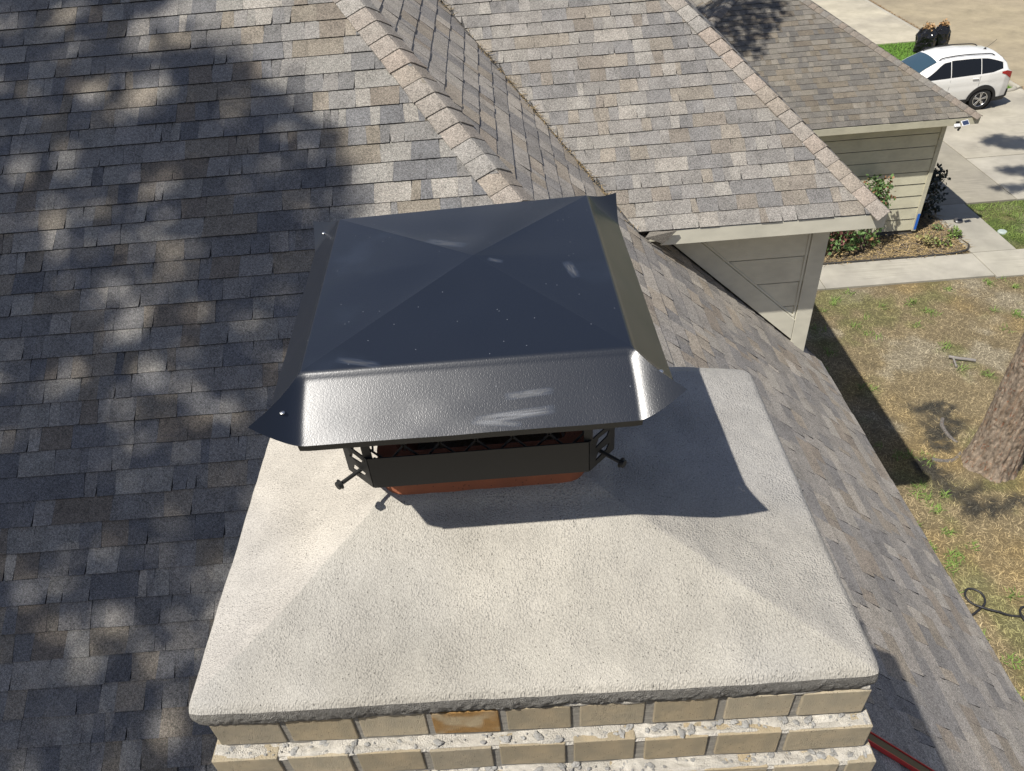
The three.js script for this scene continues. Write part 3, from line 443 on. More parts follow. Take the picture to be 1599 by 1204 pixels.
// ───────────────────────── chimney cap ─────────────────────────
{
  const cap = thing('rain_cap', 'black painted steel chimney cap with pinched corners over a clay flue', 'chimney cap');
  const spark = tex(512, 512, (x, y, px, py) => 0.5 + 0.6 * (hash(px >> 2, py >> 2, 81) - 0.5) + 0.4 * (hash(px >> 1, py >> 1, 82) - 0.5), false);
  // scuffs and dust on the paint (0.5 m tile seen once over the lid, uv = plan metres * 2)
  const smear = (x, y, cx, cy, ax, len, wid, s) => { const dx = x - cx, dy = y - cy, c = Math.cos(ax), sn = Math.sin(ax), u = (dx * c + dy * sn) / len, v = (-dx * sn + dy * c) / wid; if (Math.abs(u) > 1 || Math.abs(v) > 1) return 0; const n = 0.55 + 0.45 * vnoise(u * 3 + cx * 99, v * 7, s); return Math.max(0, (1 - u * u) * (1 - v * v)) * n; };
  const scuffT = tex(1024, 1024, (x, y, px, py) => {
    const X = x * 0.6 - 0.36, Z = y * 0.6 - 1.2;                                        // plan position on the cap
    let d = 0.022 * sstep(0.25, 0.7, fbm(X * 9, Z * 9, 3, 4)) * (0.5 + hash(px, py, 84));
    d += 0.6 * smear(X, Z, -0.008, -0.652, -0.06, 0.048, 0.005, 1) + 0.4 * smear(X, Z, 0.01, -0.672, -0.05, 0.03, 0.004, 2) + 0.4 * smear(X, Z, -0.03, -0.645, 0.1, 0.03, 0.003, 6);
    d += 0.28 * smear(X, Z, 0.082, -0.885, 1.35, 0.022, 0.008, 3) + 0.22 * smear(X, Z, -0.09, -0.97, 0.5, 0.035, 0.010, 4) + 0.2 * smear(X, Z, -0.19, -0.72, 0.3, 0.03, 0.006, 5) + 0.2 * smear(X, Z, -0.02, -0.905, 0.4, 0.012, 0.005, 7);
    if (hash(px >> 1, py >> 1, 85) > 0.9996) d += 0.5;
    const v = 0.0060 + 0.30 * d, t = Math.max(0, 1 - d * 8); const e = c => Math.pow(c, 1 / 2.2); return [e(v * lerp(0.95, 0.6, t)), e(v * 1.0), e(v * lerp(1.1, 1.9, t))];
  });
  const paint = new THREE.MeshPhysicalMaterial({ color: lin(1, 1, 1), map: scuffT, roughness: 0.35, metalness: 0, clearcoat: 0.3, clearcoatRoughness: 0.24, bumpMap: rep(spark, 4), bumpScale: 0.00008 });
  const dull = mat(lin(0.014, 0.014, 0.013), 0.55), steel = mat(lin(0.55, 0.55, 0.55), 0.35, { metalness: 1 });
  const y0 = -0.535, rise = 0.021;
  const corner = [[-0.257, -0.712], [0.1345, -0.711], [0.1295, -1.119], [-0.264, -1.104]].map(c => P(c[0], y0, c[1])), apex = P(-0.050, y0 + rise, -0.918);
  const tips = [P(-0.306, -0.548, -0.632), P(0.186, -0.547, -0.638), P(0.186, -0.560, -1.172), P(-0.322, -0.560, -1.158)];
  const uvp = (u, v, p) => [(p.x + 0.36) / 0.6, (p.z + 1.2) / 0.6];
  const tops = [];
  for (let k = 0; k < 4; k++) { const a = corner[k], b = corner[(k + 1) % 4]; tops.push(gridGeo(24, 24, (u, v) => { const e = a.clone().lerp(b, u), p = e.lerp(apex, v); p.y += 0.0012 * (1 - v) * v * 4 * Math.min(u, 1 - u) * 4 * vnoise(p.x * 12, p.z * 12, k) + 0.0016 * Math.exp(-Math.min(u, 1 - u) * (1 - v) * 60) * v * (1 - v); return p; }, { uv: uvp })); }
  const lid = mesh('lid', merge(tops), paint, cap);
  const out = [[0, 1], [1, 0], [0, -1], [-1, 0]];
  for (let k = 0; k < 4; k++) {
    const A = corner[k], B = corner[(k + 1) % 4], TA = tips[k], TB = tips[(k + 1) % 4], o = new THREE.Vector3(out[k][0], 0, out[k][1]), along = B.clone().sub(A).normalize(), L = B.distanceTo(A);
    const reach = k === 0 ? 0.075 : 0.054, drop = k === 0 ? 0.052 : 0.058;
    const plane = (s, t) => { const e = A.clone().lerp(B, s); e.addScaledVector(o, reach * t).addScaledVector(along, (s - 0.5) * 0.084 * t); e.y -= drop * t - 0.0016 * Math.sin(Math.min(1, t / 0.12) * Math.PI) + 0.0025 * t * (1 - t); return e; };
    const crease = (T, C, t) => { const p = C.clone().lerp(T, t); p.y += -0.004 * Math.sin(t * Math.PI); return p; };
    const f = (s, t) => {
      const dA = s * L, dB = (1 - s) * L, R0 = 0.006 + 0.030 * t, wA = Math.max(0, 1 - dA / R0) ** 1.6, wB = Math.max(0, 1 - dB / R0) ** 1.6;
      const p = plane(s, t); if (wA > 0) p.add(crease(TA, A, t).sub(plane(0, t)).multiplyScalar(wA)); if (wB > 0) p.add(crease(TB, B, t).sub(plane(1, t)).multiplyScalar(wB));
      p.y += 0.0007 * vnoise(s * 9 + k * 5, t * 3, 4) * t; return p;
    };
    const ease = u => u < 0.3 ? 0.16 * u / 0.3 : u > 0.7 ? 1 - 0.16 * (1 - u) / 0.3 : lerp(0.16, 0.84, (u - 0.3) / 0.4);
    const sk = mesh('skirt', gridGeo(120, 28, (u, v) => f(ease(u), v), { uv: uvp, flip: true }), paint, cap);
    // folded hem
    const h = [], Lh = 0.5 - 0.032 / L; for (let i = 0; i < 40; i++) { const s0 = lerp(0.5 - Lh, 0.5 + Lh, i / 40), s1 = lerp(0.5 - Lh, 0.5 + Lh, (i + 1) / 40), a = f(s0, 1), b = f(s1, 1), dn = new THREE.Vector3(0, -0.010, 0).addScaledVector(o, -0.002), inn = new THREE.Vector3().addScaledVector(o, -0.012); const bagH = new Bag(); bagH.quad(a, a.clone().add(dn), b.clone().add(dn), b); bagH.quad(a.clone().add(dn), a.clone().add(dn).add(inn), b.clone().add(dn).add(inn), b.clone().add(dn)); h.push(bagH.geo()); }
    mesh('hem', merge(h), dull, sk);
    const rv = mesh('rivet', new THREE.SphereGeometry(0.0034, 10, 6), steel, sk); const rp = f(k === 0 ? 0.022 : 0.03, 0.62); rv.position.copy(rp).addScaledVector(new THREE.Vector3(o.x * 0.4, 0.9, o.z * 0.4), 0.001); rv.scale.y = 0.5;
  }
  // expanded-metal screen under the lid
  const scr = { x0: -0.215, x1: 0.085, z0: -0.752, z1: -1.05, y0: -0.735, y1: -0.555 };
  const strand = (a, b) => { const d = b.clone().sub(a), g = new THREE.BoxGeometry(0.0026, d.length(), 0.0018); g.applyQuaternion(new THREE.Quaternion().setFromUnitVectors(new THREE.Vector3(0, 1, 0), d.normalize())); const m = a.clone().add(b).multiplyScalar(0.5); g.translate(m.x, m.y, m.z); return g; };
  const edges = [[[scr.x0, scr.z0], [scr.x1, scr.z0]], [[scr.x1, scr.z0], [scr.x1, scr.z1]], [[scr.x1, scr.z1], [scr.x0, scr.z1]], [[scr.x0, scr.z1], [scr.x0, scr.z0]]];
  for (const [a, b] of edges) { const n = 12, m = 6, gs = []; const pt = (i, j) => P(lerp(a[0], b[0], i / n), lerp(scr.y0, scr.y1, j / m), lerp(a[1], b[1], i / n)); for (let i = 0; i < n; i++) for (let j = 0; j < m; j++) gs.push((i + j) % 2 ? strand(pt(i, j), pt(i + 1, j + 1)) : strand(pt(i, j + 1), pt(i + 1, j))); gs.push(strand(pt(0, 0), pt(0, m)), strand(pt(n, 0), pt(n, m))); mesh('mesh_screen', merge(gs), dull, cap); }
  // clamp band with slotted corner plates
  const by0 = -0.773, by1 = -0.716, ch = 0.040, X0 = -0.256, X1 = 0.128, Z0 = -0.743, Z1 = -1.06;
  const flat = (ax, az, bx, bz, slots) => {
    const L = Math.hypot(bx - ax, bz - az), s = new THREE.Shape([[0, by0], [L, by0], [L, by1], [0, by1]].map(p => new THREE.Vector2(p[0], p[1])));
    if (slots) for (const [c, hh] of [[0.30, 0.007], [0.74, 0.007]]) { const yy = lerp(by0, by1, c), h = new THREE.Path(); h.moveTo(L * 0.22, yy - hh); h.lineTo(L * 0.7, yy - hh * 0.6); h.lineTo(L * 0.8, yy + hh * 0.7); h.lineTo(L * 0.35, yy + hh); h.closePath(); s.holes.push(h); }
    const g = new THREE.ExtrudeGeometry(s, { depth: 0.002, bevelEnabled: false }); g.rotateY(-Math.atan2(bz - az, bx - ax)); g.translate(ax, H, az); return uvMetres(g);
  };
  mesh('band', flat(X0 + ch, Z0, X1 - ch, Z0), dull, cap); mesh('band', flat(X1, Z0 - ch, X1, Z1 + ch), dull, cap); mesh('band', flat(X1 - ch, Z1, X0 + ch, Z1), dull, cap); mesh('band', flat(X0, Z1 + ch, X0, Z0 - ch), dull, cap);
  for (const [a, b, c, d, sx, sz] of [[X0, Z0 - ch, X0 + ch, Z0, -1, 1], [X1 - ch, Z0, X1, Z0 - ch, 1, 1], [X1, Z1 + ch, X1 - ch, Z1, 1, -1], [X0 + ch, Z1, X0, Z1 + ch, -1, -1]]) {
    mesh('slotted_corner', flat(a, b, c, d, true), dull, cap);
    const m = P((a + c) / 2, -0.757, (b + d) / 2), dir = new THREE.Vector3(sx, 0, sz).normalize();
    const q = new THREE.Quaternion().setFromUnitVectors(new THREE.Vector3(0, 1, 0), dir), bolt = mesh('bolt', new THREE.CylinderGeometry(0.0030, 0.0030, 0.066, 10), dull, cap); bolt.quaternion.copy(q); bolt.position.copy(m).addScaledVector(dir, 0.004);
    const hd = mesh('bolt_head', merge([new THREE.CylinderGeometry(0.0062, 0.0062, 0.005, 6), new THREE.CylinderGeometry(0.0078, 0.0078, 0.0012, 14).translate(0, -0.003, 0)]), dull, bolt); hd.position.y = 0.034;
  }
  // four legs carrying the lid
  for (const [x, z] of [[X0 + ch, Z0 - 0.004], [X1 - ch, Z0 - 0.004], [X1 - ch, Z1 + 0.004], [X0 + ch, Z1 + 0.004]]) mesh('post', box(x - 0.006, x + 0.006, by1 - 0.01, -0.575, z - 0.002, z + 0.002, 0.0005), dull, cap);
}
{ // flat black bar with red edges lying on the roof behind the chimney
  const t = thing('level_bar', 'flat black bar with red edges lying on the roof beside the brick chimney', 'bar');
  const a = new THREE.Vector3(1.05, yR(1.05) + H, -1.48), b = new THREE.Vector3(2.1, yR(2.1) + H, -1.325), dir = b.clone().sub(a).normalize(), sd = new THREE.Vector3().crossVectors(dir, NR).normalize();
  const blk = mat(lin(0.012, 0.012, 0.014), 0.35), red = mat(lin(0.5, 0.03, 0.03), 0.45), L = a.distanceTo(b);
  const q = new THREE.Quaternion().setFromRotationMatrix(new THREE.Matrix4().makeBasis(dir, NR, dir.clone().cross(NR)));
  const c = a.clone().add(b).multiplyScalar(0.5);
  const m1 = mesh('web', new RoundedBoxGeometry(L, 0.014, 0.046, 1, 0.003), blk, t); m1.position.copy(c).addScaledVector(NR, 0.019); m1.quaternion.copy(q);
  for (const s of [-1, 1]) { const m = mesh('edge_rail', new RoundedBoxGeometry(L, 0.022, 0.006, 1, 0.002), red, t); m.position.copy(c).addScaledVector(NR, 0.020).addScaledVector(sd, s * 0.0265); m.quaternion.copy(q); }
}
// ───────────────────────── ground, paving ─────────────────────────
const G = -8.3;
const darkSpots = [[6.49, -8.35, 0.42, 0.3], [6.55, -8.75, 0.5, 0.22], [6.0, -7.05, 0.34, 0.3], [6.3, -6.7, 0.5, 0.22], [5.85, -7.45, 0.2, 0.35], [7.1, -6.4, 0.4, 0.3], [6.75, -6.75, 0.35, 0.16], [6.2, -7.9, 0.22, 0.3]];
const inBed = (x, z) => { if (x < 4 || x > 9.55 || z < -15.1) return false; const edge = x < 9.1 ? -13.27 + 0.02 * Math.sin(x * 3) : -13.27 - 0.22 * ((x - 9.1) / 0.45) ** 2; return z < edge && (z > -14.2 || x > 8.69); };
function groundCol(x, z) {
  const n1 = fbm(x * 0.9, z * 0.9, 1, 4), n2 = fbm(x * 3.1, z * 3.1, 2, 4), n3 = fbm(x * 9, z * 9, 3, 3), g = fbm(x * 1.6 + 9, z * 1.6, 5, 4) + 0.35 * fbm(x * 5, z * 5, 8, 3);
  let c = [0.285, 0.23, 0.15];
  const mixc = (d, k) => { k = clamp(k, 0, 1); c = c.map((v, i) => lerp(v, d[i], k)); };
  mixc([0.37, 0.33, 0.27], sstep(0.0, 0.4, n1 + 0.5 * n2) * 0.8);           // bare sandy soil
  mixc([0.19, 0.195, 0.08], sstep(0.02, 0.45, g) * 0.7);                       // thin green grass
  mixc([0.36, 0.265, 0.13], sstep(0.1, 0.5, fbm(x * 1.3 + 4, z * 1.3 + 7, 6, 4)) * 0.6);   // orange pine straw
  if (x > 10.35 && z < -12.2) mixc([0.10, 0.155, 0.03], 0.55 + 0.4 * sstep(-0.2, 0.25, g + (-z - 14) * 0.12));
  if (x > 12.9 && z < -21) mixc([0.095, 0.175, 0.025], 0.9);
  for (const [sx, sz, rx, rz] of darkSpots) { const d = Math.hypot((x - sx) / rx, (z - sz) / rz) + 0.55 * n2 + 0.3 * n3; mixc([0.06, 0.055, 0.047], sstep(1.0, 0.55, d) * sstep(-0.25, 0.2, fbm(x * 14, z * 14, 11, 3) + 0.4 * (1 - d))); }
  if (inBed(x, z)) { c = [0.12, 0.09, 0.06]; mixc([0.26, 0.19, 0.10], sstep(-0.1, 0.3, n2 + 0.4 * n3)); }
  const k = 1 + 0.25 * n3 + 0.15 * n2; return c.map(v => v * k);
}
const relief = (x, z) => G - 0.012 + 0.012 * fbm(x * 4, z * 4, 1, 3) + 0.07 * Math.exp(-((x - 6.75) ** 2 + (z + 7.4) ** 2) / 0.5) * (x > 4 ? 1 : 0);
const strawT = (() => { // short strokes of dead grass, tiling
  const N = 1024, a = new Float32Array(N * N).fill(0.6), rand = rng(5); for (let i = 0; i < N * N; i++) a[i] += 0.2 * (rand() - 0.5);
  for (let s = 0; s < 16000; s++) { let x = rand() * N, y = rand() * N; const an = rand() * 6.283, l = 6 + rand() * 22, v = rand() < 0.4 ? 0.38 + 0.16 * rand() : 0.6 + 0.3 * rand(), dx = Math.cos(an), dy = Math.sin(an); for (let i = 0; i < l; i++) { const X = ((x | 0) + N) % N, Y = ((y | 0) + N) % N; a[Y * N + X] = v; if (rand() < 0.7) a[Y * N + (X + 1) % N] = v; x += dx; y += dy; if (x < 0) x += N; if (y < 0) y += N; } }
  return tex(N, N, (x, y, px, py) => { const v = a[py * N + px]; return [v * 1.02, v, v * 0.94]; });
})();
{
  const axis = (lo, hi, step) => { const v = [-500, -250, -120, -70]; for (let t = lo; t <= hi + 1e-6; t += step) v.push(t); return v; };
  const xs = [...axis(2.0, 16, 0.11), 17.5, 20, 25, 35, 60, 120, 250, 500].filter((v, i, a) => !i || v > a[i - 1]), zs = [...axis(-29, 0, 0.11), 3, 8, 20, 60, 120, 250, 500].filter((v, i, a) => !i || v > a[i - 1]);
  const pos = [], col = [], uv = [], idx = [];
  for (const z of zs) for (const x of xs) { const c = groundCol(x, z), near = x > 2 && x < 16 && z > -29 && z < 0; pos.push(x, H + (near ? relief(x, z) : G) , z); col.push(...c); uv.push(x / 1.3, z / 1.3); }
  const w = xs.length; for (let j = 0; j < zs.length - 1; j++) for (let i = 0; i < w - 1; i++) { const a = j * w + i; idx.push(a, a + w, a + 1, a + 1, a + w, a + w + 1); }
  const g = new THREE.BufferGeometry(); g.setAttribute('position', new THREE.Float32BufferAttribute(pos, 3)); g.setAttribute('color', new THREE.Float32BufferAttribute(col, 3)); g.setAttribute('uv', new THREE.Float32BufferAttribute(uv, 2)); g.setIndex(idx); g.computeVertexNormals();
  mesh('ground', g, mat(lin(1.52, 1.52, 1.45), 1, { vertexColors: true, map: strawT, bumpMap: strawT, bumpScale: 0.012 }), null, 'structure');
}
function slab(name, x0, x1, z0, z1, tint = [1, 1, 1], parent = null, top = G + 0.03) {
  const nx = Math.max(2, Math.round((x1 - x0) / 0.15)), nz = Math.max(2, Math.round((z1 - z0) / 0.15));
  const f = (x, z) => { const n = fbm(x * 0.8, z * 0.8, 4, 4), m = fbm(x * 4, z * 4, 7, 3), k = 1 + 0.16 * n + 0.10 * m; return lin(tint[0] * k, tint[1] * k, tint[2] * k * (1 - 0.04 * n)); };
  const gt = gridGeo(nx, nz, (u, v) => P(lerp(x0 + 0.006, x1 - 0.006, u), top, lerp(z0 + 0.006, z1 - 0.006, v)), { col: (u, v, p) => f(p.x, p.z), uv: (u, v, p) => [p.x, p.z], flip: true });
  const b = new Bag(), c = lin(...tint), q = (x, z, y) => P(x, y, z), i = 0.006;
  const ring = [[x0, z0, x0 + i, z0 + i], [x1, z0, x1 - i, z0 + i], [x1, z1, x1 - i, z1 - i], [x0, z1, x0 + i, z1 - i]];
  for (let k = 0; k < 4; k++) { const A = ring[k], B = ring[(k + 1) % 4]; b.quad(q(A[2], A[3], top), q(B[2], B[3], top), q(B[0], B[1], top - i), q(A[0], A[1], top - i), c); b.quad(q(A[0], A[1], top - i), q(B[0], B[1], top - i), q(B[0], B[1], G - 0.1), q(A[0], A[1], G - 0.1), c); }
  return mesh(name, merge([gt, b.geo()]), paveM, parent, parent ? undefined : 'structure');
}
slab('walkway', 4.2, 6.12, -13.20, -12.36, [0.96, 0.97, 0.98]);
slab('walkway', 6.135, 9.425, -13.22, -12.36, [0.94, 0.95, 0.97]);
slab('walkway', 9.44, 13.5, -13.24, -12.30, [0.95, 0.96, 0.97]);
slab('walkway', 9.43, 10.34, -15.345, -13.255, [0.86, 0.87, 0.88]);
slab('driveway', 8.75, 11.525, -22.0, -15.36, [0.72, 0.71, 0.69]);
slab('driveway', 11.545, 15.25, -17.63, -15.36, [0.96, 0.96, 0.97]);
slab('driveway', 11.545, 15.25, -22.0, -17.66, [0.98, 0.97, 0.95]);
slab('driveway', 8.75, 15.25, -45, -27.3, [1.06, 1.03, 0.96]);
slab('street', 15.42, 26, -90, 30, [0.80, 0.72, 0.58], null, G + 0.015);
for (const [z0, z1] of [[-22.0, -10], [-27.28, -22.02], [-60, -27.3]]) { // kerb along the street, rounded on top
  const h = z0 === -27.28 ? 0.10 : 0.045, s = new THREE.Shape(); s.moveTo(0, -0.1); s.lineTo(0.16, -0.1); s.lineTo(0.15, 0.015); s.quadraticCurveTo(0.13, h, 0.08, h); s.quadraticCurveTo(0.01, h, 0, 0.01); const g = new THREE.ExtrudeGeometry(s, { depth: z1 - z0, bevelEnabled: false, curveSegments: 6, steps: 40 }); g.translate(15.255, G + H, z0); uvMetres(g); const c = new Float32Array(g.attributes.position.count * 3).fill(0.93); g.setAttribute('color', new THREE.BufferAttribute(c, 3)); mesh('kerb', g, paveM, null, 'structure');
}
// curved kerb end of the grass island by the car
{ const g = tube([P(15.25, G + 0.02, -22.15), P(15.15, G + 0.03, -22.0), P(14.9, G + 0.03, -21.92), P(14.2, G + 0.03, -21.9), P(13.0, G + 0.03, -21.95)], 0.07, 40, 10); const c = new Float32Array(g.attributes.position.count * 3).fill(0.95); g.setAttribute('color', new THREE.BufferAttribute(c, 3)); mesh('kerb', g, paveM, null, 'structure'); }
// brown litter lying along the gutter
{ const rand = rng(31), m = new THREE.InstancedMesh(new THREE.PlaneGeometry(0.09, 0.012).rotateX(-Math.PI / 2), mat(lin(0.22, 0.13, 0.055), 1), 2600), M = new THREE.Matrix4(), e = new THREE.Euler(), q = new THREE.Quaternion(); for (let i = 0; i < 2600; i++) { const z = -60 + rand() * 48, x = 15.42 + 0.09 * rand() ** 2; e.set((rand() - 0.5) * 0.4, rand() * 6.28, (rand() - 0.5) * 0.4); M.compose(P(x, G + 0.022 + 0.02 * rand(), z), q.setFromEuler(e), new THREE.Vector3(1, 1, 1)); m.setMatrixAt(i, M); } m.name = 'gutter_litter'; m.castShadow = m.receiveShadow = true; m.userData = { kind: 'stuff', label: 'brown leaf litter lying along the street gutter', category: 'litter' }; scene.add(m); }
// ───────────────────────── grass, straw ─────────────────────────
function blades(name, label, category, list, geo, m) { // list: [x,y,z, yaw, tilt, scale, color]
  const im = new THREE.InstancedMesh(geo, m, list.length), M = new THREE.Matrix4(), q = new THREE.Quaternion(), e = new THREE.Euler(0, 0, 0, 'YXZ'), s = new THREE.Vector3();
  list.forEach((b, i) => { e.set(b[4], b[3], 0); M.compose(P(b[0], b[1], b[2]), q.setFromEuler(e), s.setScalar(b[5])); im.setMatrixAt(i, M); im.setColorAt(i, b[6]); });
  im.name = name; im.castShadow = im.receiveShadow = true; im.userData = { kind: 'stuff', label, category }; scene.add(im); return im;
}
const bladeGeo = (w, h, bend) => { const b = new Bag(), v = (x, y, z) => new THREE.Vector3(x, y, z), p = [[w, 0, 0], [w * 0.8, h * 0.45, bend * 0.3], [w * 0.1, h, bend]]; for (let i = 0; i < 2; i++) { const [a, y0, z0] = p[i], [c, y1, z1] = p[i + 1]; b.quad(v(-a, y0, z0), v(a, y0, z0), v(c, y1, z1), v(-c, y1, z1)); } return b.geo(); };
{
  const rand = rng(91), dry = [], green = [], leafM = mat(lin(1, 1, 1), 0.9, { side: THREE.DoubleSide });
  const onPave = (x, z) => (z > -13.26 && z < -12.29 && x > 4.1) || (x > 9.41 && x < 10.36 && z < -12.3) || (z < -15.3) || (z < -13.2 && x < 9.43);
  for (let i = 0; i < 170000; i++) { const x = 3.0 + rand() * 8.5, z = -15.2 + rand() * 12.8; if (onPave(x, z)) continue; if (Math.hypot(x - 6.72, z + 7.45) < 0.36) continue; const c = groundCol(x, z), k = rand() < 0.4 ? 0.5 + 0.3 * rand() : 0.8 + 0.5 * rand(); dry.push([x, relief(x, z) + 0.004, z, rand() * 6.28, 1.15 + 0.35 * rand(), 0.45 + 0.65 * rand(), lin(c[0] * k * 1.16, c[1] * k * 1.14, c[2] * k * 0.98)]); }
  for (let t = 0; t < 520; t++) { let x = 3.2 + rand() * 8.3, z = -15.2 + rand() * 12.6; const gn = fbm(x * 1.6 + 9, z * 1.6, 5, 4); if (t > 40 && gn < 0.02 && !(x > 10.35 && z < -12.3)) continue; if (onPave(x, z) || Math.hypot(x - 6.72, z + 7.45) < 0.5) continue; if (t < 5) { x = 5.35 + rand() * 0.25; z = -7.15 + rand() * 0.5; } const n = 10 + rand() * 26 | 0, r = 0.04 + 0.09 * rand(); for (let i = 0; i < n; i++) { const a = rand() * 6.28, d = r * Math.sqrt(rand()), k = 0.7 + 0.6 * rand(); green.push([x + d * Math.cos(a), G - 0.005, z + d * Math.sin(a), rand() * 6.28, 0.2 + 0.9 * rand(), 0.7 + 0.7 * rand(), lin(0.14 * k, 0.21 * k, 0.045 * k)]); } }
  for (let i = 0; i < 9000; i++) { const x = 10.4 + rand() * 2.6, z = -15.3 + rand() * 2.0; const k = 0.7 + 0.6 * rand(); if (fbm(x * 2, z * 2, 2, 3) < -0.12 - (-z - 13.9) * 0.25) continue; green.push([x, G - 0.005, z, rand() * 6.28, 0.3 + 0.8 * rand(), 0.5 + 0.5 * rand(), lin(0.15 * k, 0.20 * k, 0.045 * k)]); }
  for (let i = 0; i < 16000; i++) { const x = 12.9 + rand() * 2.3, z = -27.25 + rand() * 5.3, k = 0.65 + 0.7 * rand(); green.push([x, G - 0.005, z, rand() * 6.28, 0.2 + 0.6 * rand(), 0.8 + 0.5 * rand(), lin(0.12 * k, 0.24 * k, 0.03 * k)]); }
  blades('dry_grass', 'thin dead tan grass blades and straw scattered over the lawn', 'grass', dry, bladeGeo(0.0042, 0.075, 0.008), leafM);
  blades('green_grass', 'sparse green grass tufts coming through the dry lawn', 'grass', green, bladeGeo(0.005, 0.075, 0.03), leafM);
  const straw = []; for (let i = 0; i < 22000; i++) { const x = 4.2 + rand() * 5.4, z = -15.1 + rand() * 1.9; if (!inBed(x, z)) continue; const k = 0.5 + 0.9 * rand(); straw.push([x, G + 0.005 + 0.05 * rand() * rand(), z, rand() * 6.28, 1.25 + 0.5 * rand(), 0.7 + 0.9 * rand(), rand() < 0.6 ? lin(0.34 * k, 0.25 * k, 0.12 * k) : lin(0.14 * k, 0.11 * k, 0.08 * k)]); }
  blades('pine_straw', 'dry brown pine straw mulch in the planting bed along the garage', 'mulch', straw, bladeGeo(0.006, 0.13, 0.015), leafM);
  // needles caught in the roof valley
  const v = []; for (let i = 0; i < 900; i++) { const t = rand() ** 0.9, y = lerp(-2.95, -1.5, t), clump = fbm(y * 4, 3, 1, 3); if (clump < -0.05 && rand() < 0.8) continue; const x = xR(y), z = zW(y), k = 0.6 + 0.7 * rand(); v.push([x + (rand() - 0.5) * 0.05, y + 0.012 + rand() * 0.012, z + (rand() - 0.5) * 0.06, rand() * 6.28, 1.2 + rand() * 0.6, 0.3 + 0.5 * rand(), lin(0.28 * k, 0.20 * k, 0.09 * k)]); }
  blades('valley_debris', 'dry pine needles caught in the roof valley', 'debris', v, bladeGeo(0.003, 0.10, 0.01), leafM);
}
// ───────────────────────── trees and shrubs ─────────────────────────
function leafCloud(pts, size, per, seed, cols, flat = 1) {
  const b = new Bag(), rand = rng(seed), v = () => new THREE.Vector3(rand() - 0.5, (rand() - 0.5) * flat, rand() - 0.5).normalize();
  for (const p of pts) { const c = cols[Math.floor(rand() * cols.length)], k = 0.75 + 0.5 * rand(), col = lin(c[0] * k, c[1] * k, c[2] * k);
    for (let i = 0; i < per; i++) { const s = size * (0.6 + 0.8 * rand()), a = v().multiplyScalar(s), n = v(), d = n.cross(a).normalize().multiplyScalar(s * 0.38), o = p.clone().add(v().multiplyScalar(size * 1.3 * rand())); const m = o.clone().addScaledVector(a, 0.5);
      b.tri(o, m.clone().add(d), o.clone().add(a), col); b.tri(o, o.clone().add(a), m.clone().sub(d), col); } }
  return b.geo();
}
const foliageM = new THREE.MeshPhysicalMaterial({ color: lin(1, 1, 1), vertexColors: true, roughness: 0.7, side: THREE.DoubleSide });
const barkCol = (t, y) => { const pl = vnoise(t * 11, y * 5, 3), r = fbm(t * 23, y * 16, 5, 3), k = 0.95 + 0.25 * r; return pl > 0.35 ? lin(0.34 * k, 0.275 * k, 0.215 * k) : lin(0.37 * k, 0.325 * k, 0.275 * k); };
const barkRidge = (x, y) => { const w = 0.9 * tnoise(x * 6, y * 4, 4 * 3, 97), rg = (a, b, n, sd) => 1 - Math.abs(tnoise(a, b, n, sd)) * 2; return 0.5 * rg(x * 12 + w, y * 6 + w, 12, 91) + 0.35 * rg(x * 24 + w, y * 14, 24, 92) + 0.25 * rg(x * 48, y * 36, 48, 93); };
const barkB = tex(512, 512, (x, y, px, py) => 0.55 - 0.38 * barkRidge(x, y) + 0.16 * (hash(px >> 1, py >> 1, 94) - 0.5), false);
const barkT = tex(512, 512, (x, y, px, py) => { const d = barkRidge(x, y), v = 0.74 - 0.13 * d + 0.20 * (hash(px >> 1, py >> 1, 95) - 0.5) + 0.10 * tnoise(x * 30, y * 24, 30 * 1, 98), fl = tnoise(x * 40, y * 24, 40 * 1, 96) > 0.72 ? 0.62 : 1; return [v, v * (0.5 + 0.48 * fl), v * (0.3 + 0.66 * fl)]; });
const barkM = mat(lin(1.55, 1.47, 1.38), 0.95, { vertexColors: true, map: barkT, bumpMap: barkB, bumpScale: 0.022 });
function trunkGeo(x, z, h, r0, r1, flare, nu = 90, nv = 260, lean = [0, 0]) {
  return gridGeo(nu, nv, (u, v) => {
    const a = u * Math.PI * 2, y = h * v ** 1.35, ca = Math.cos(a), sa = Math.sin(a); let r = lerp(r0, r1, y / h) + flare * Math.exp(-y / 0.28) * (1 + 0.35 * Math.sin(a * 4 + 1) + 0.25 * Math.sin(a * 7));
    const t1 = Math.cos(a) * 3, t2 = Math.sin(a) * 3, pl = vnoise(t1 * 3.2, y * 5.0, t2 * 3.2), p2 = vnoise(t1 * 7, y * 11, t2 * 7); r += 0.020 * sstep(-0.5, 0.1, pl) + 0.010 * sstep(-0.3, 0.2, p2);
    return new THREE.Vector3(x + lean[0] * y / h + r * ca, G + H - 0.06 + y, z + lean[1] * y / h + r * sa);
  }, { col: (u, v, p) => barkCol(Math.cos(u * 6.283) * 2 + Math.sin(u * 6.283), p.y), uv: (u, v, p) => [u * 3, p.y * 1.0], flip: true });
}
function limb(a, b, r, seed) { const rand = rng(seed), m = a.clone().lerp(b, 0.5); m.y += 0.25 + 0.3 * rand(); m.x += (rand() - 0.5) * 0.6; m.z += (rand() - 0.5) * 0.6; const c = new THREE.QuadraticBezierCurve3(a, m, b), g = new THREE.TubeGeometry(c, 12, r, 6), p = g.attributes.position; for (let i = 0; i < p.count; i++) { const t = Math.floor(i / 7) / 12, q = c.getPoint(t); p.setXYZ(i, lerp(q.x, p.getX(i), 1 - 0.8 * t), lerp(q.y, p.getY(i), 1 - 0.8 * t), lerp(q.z, p.getZ(i), 1 - 0.8 * t)); } return g; }
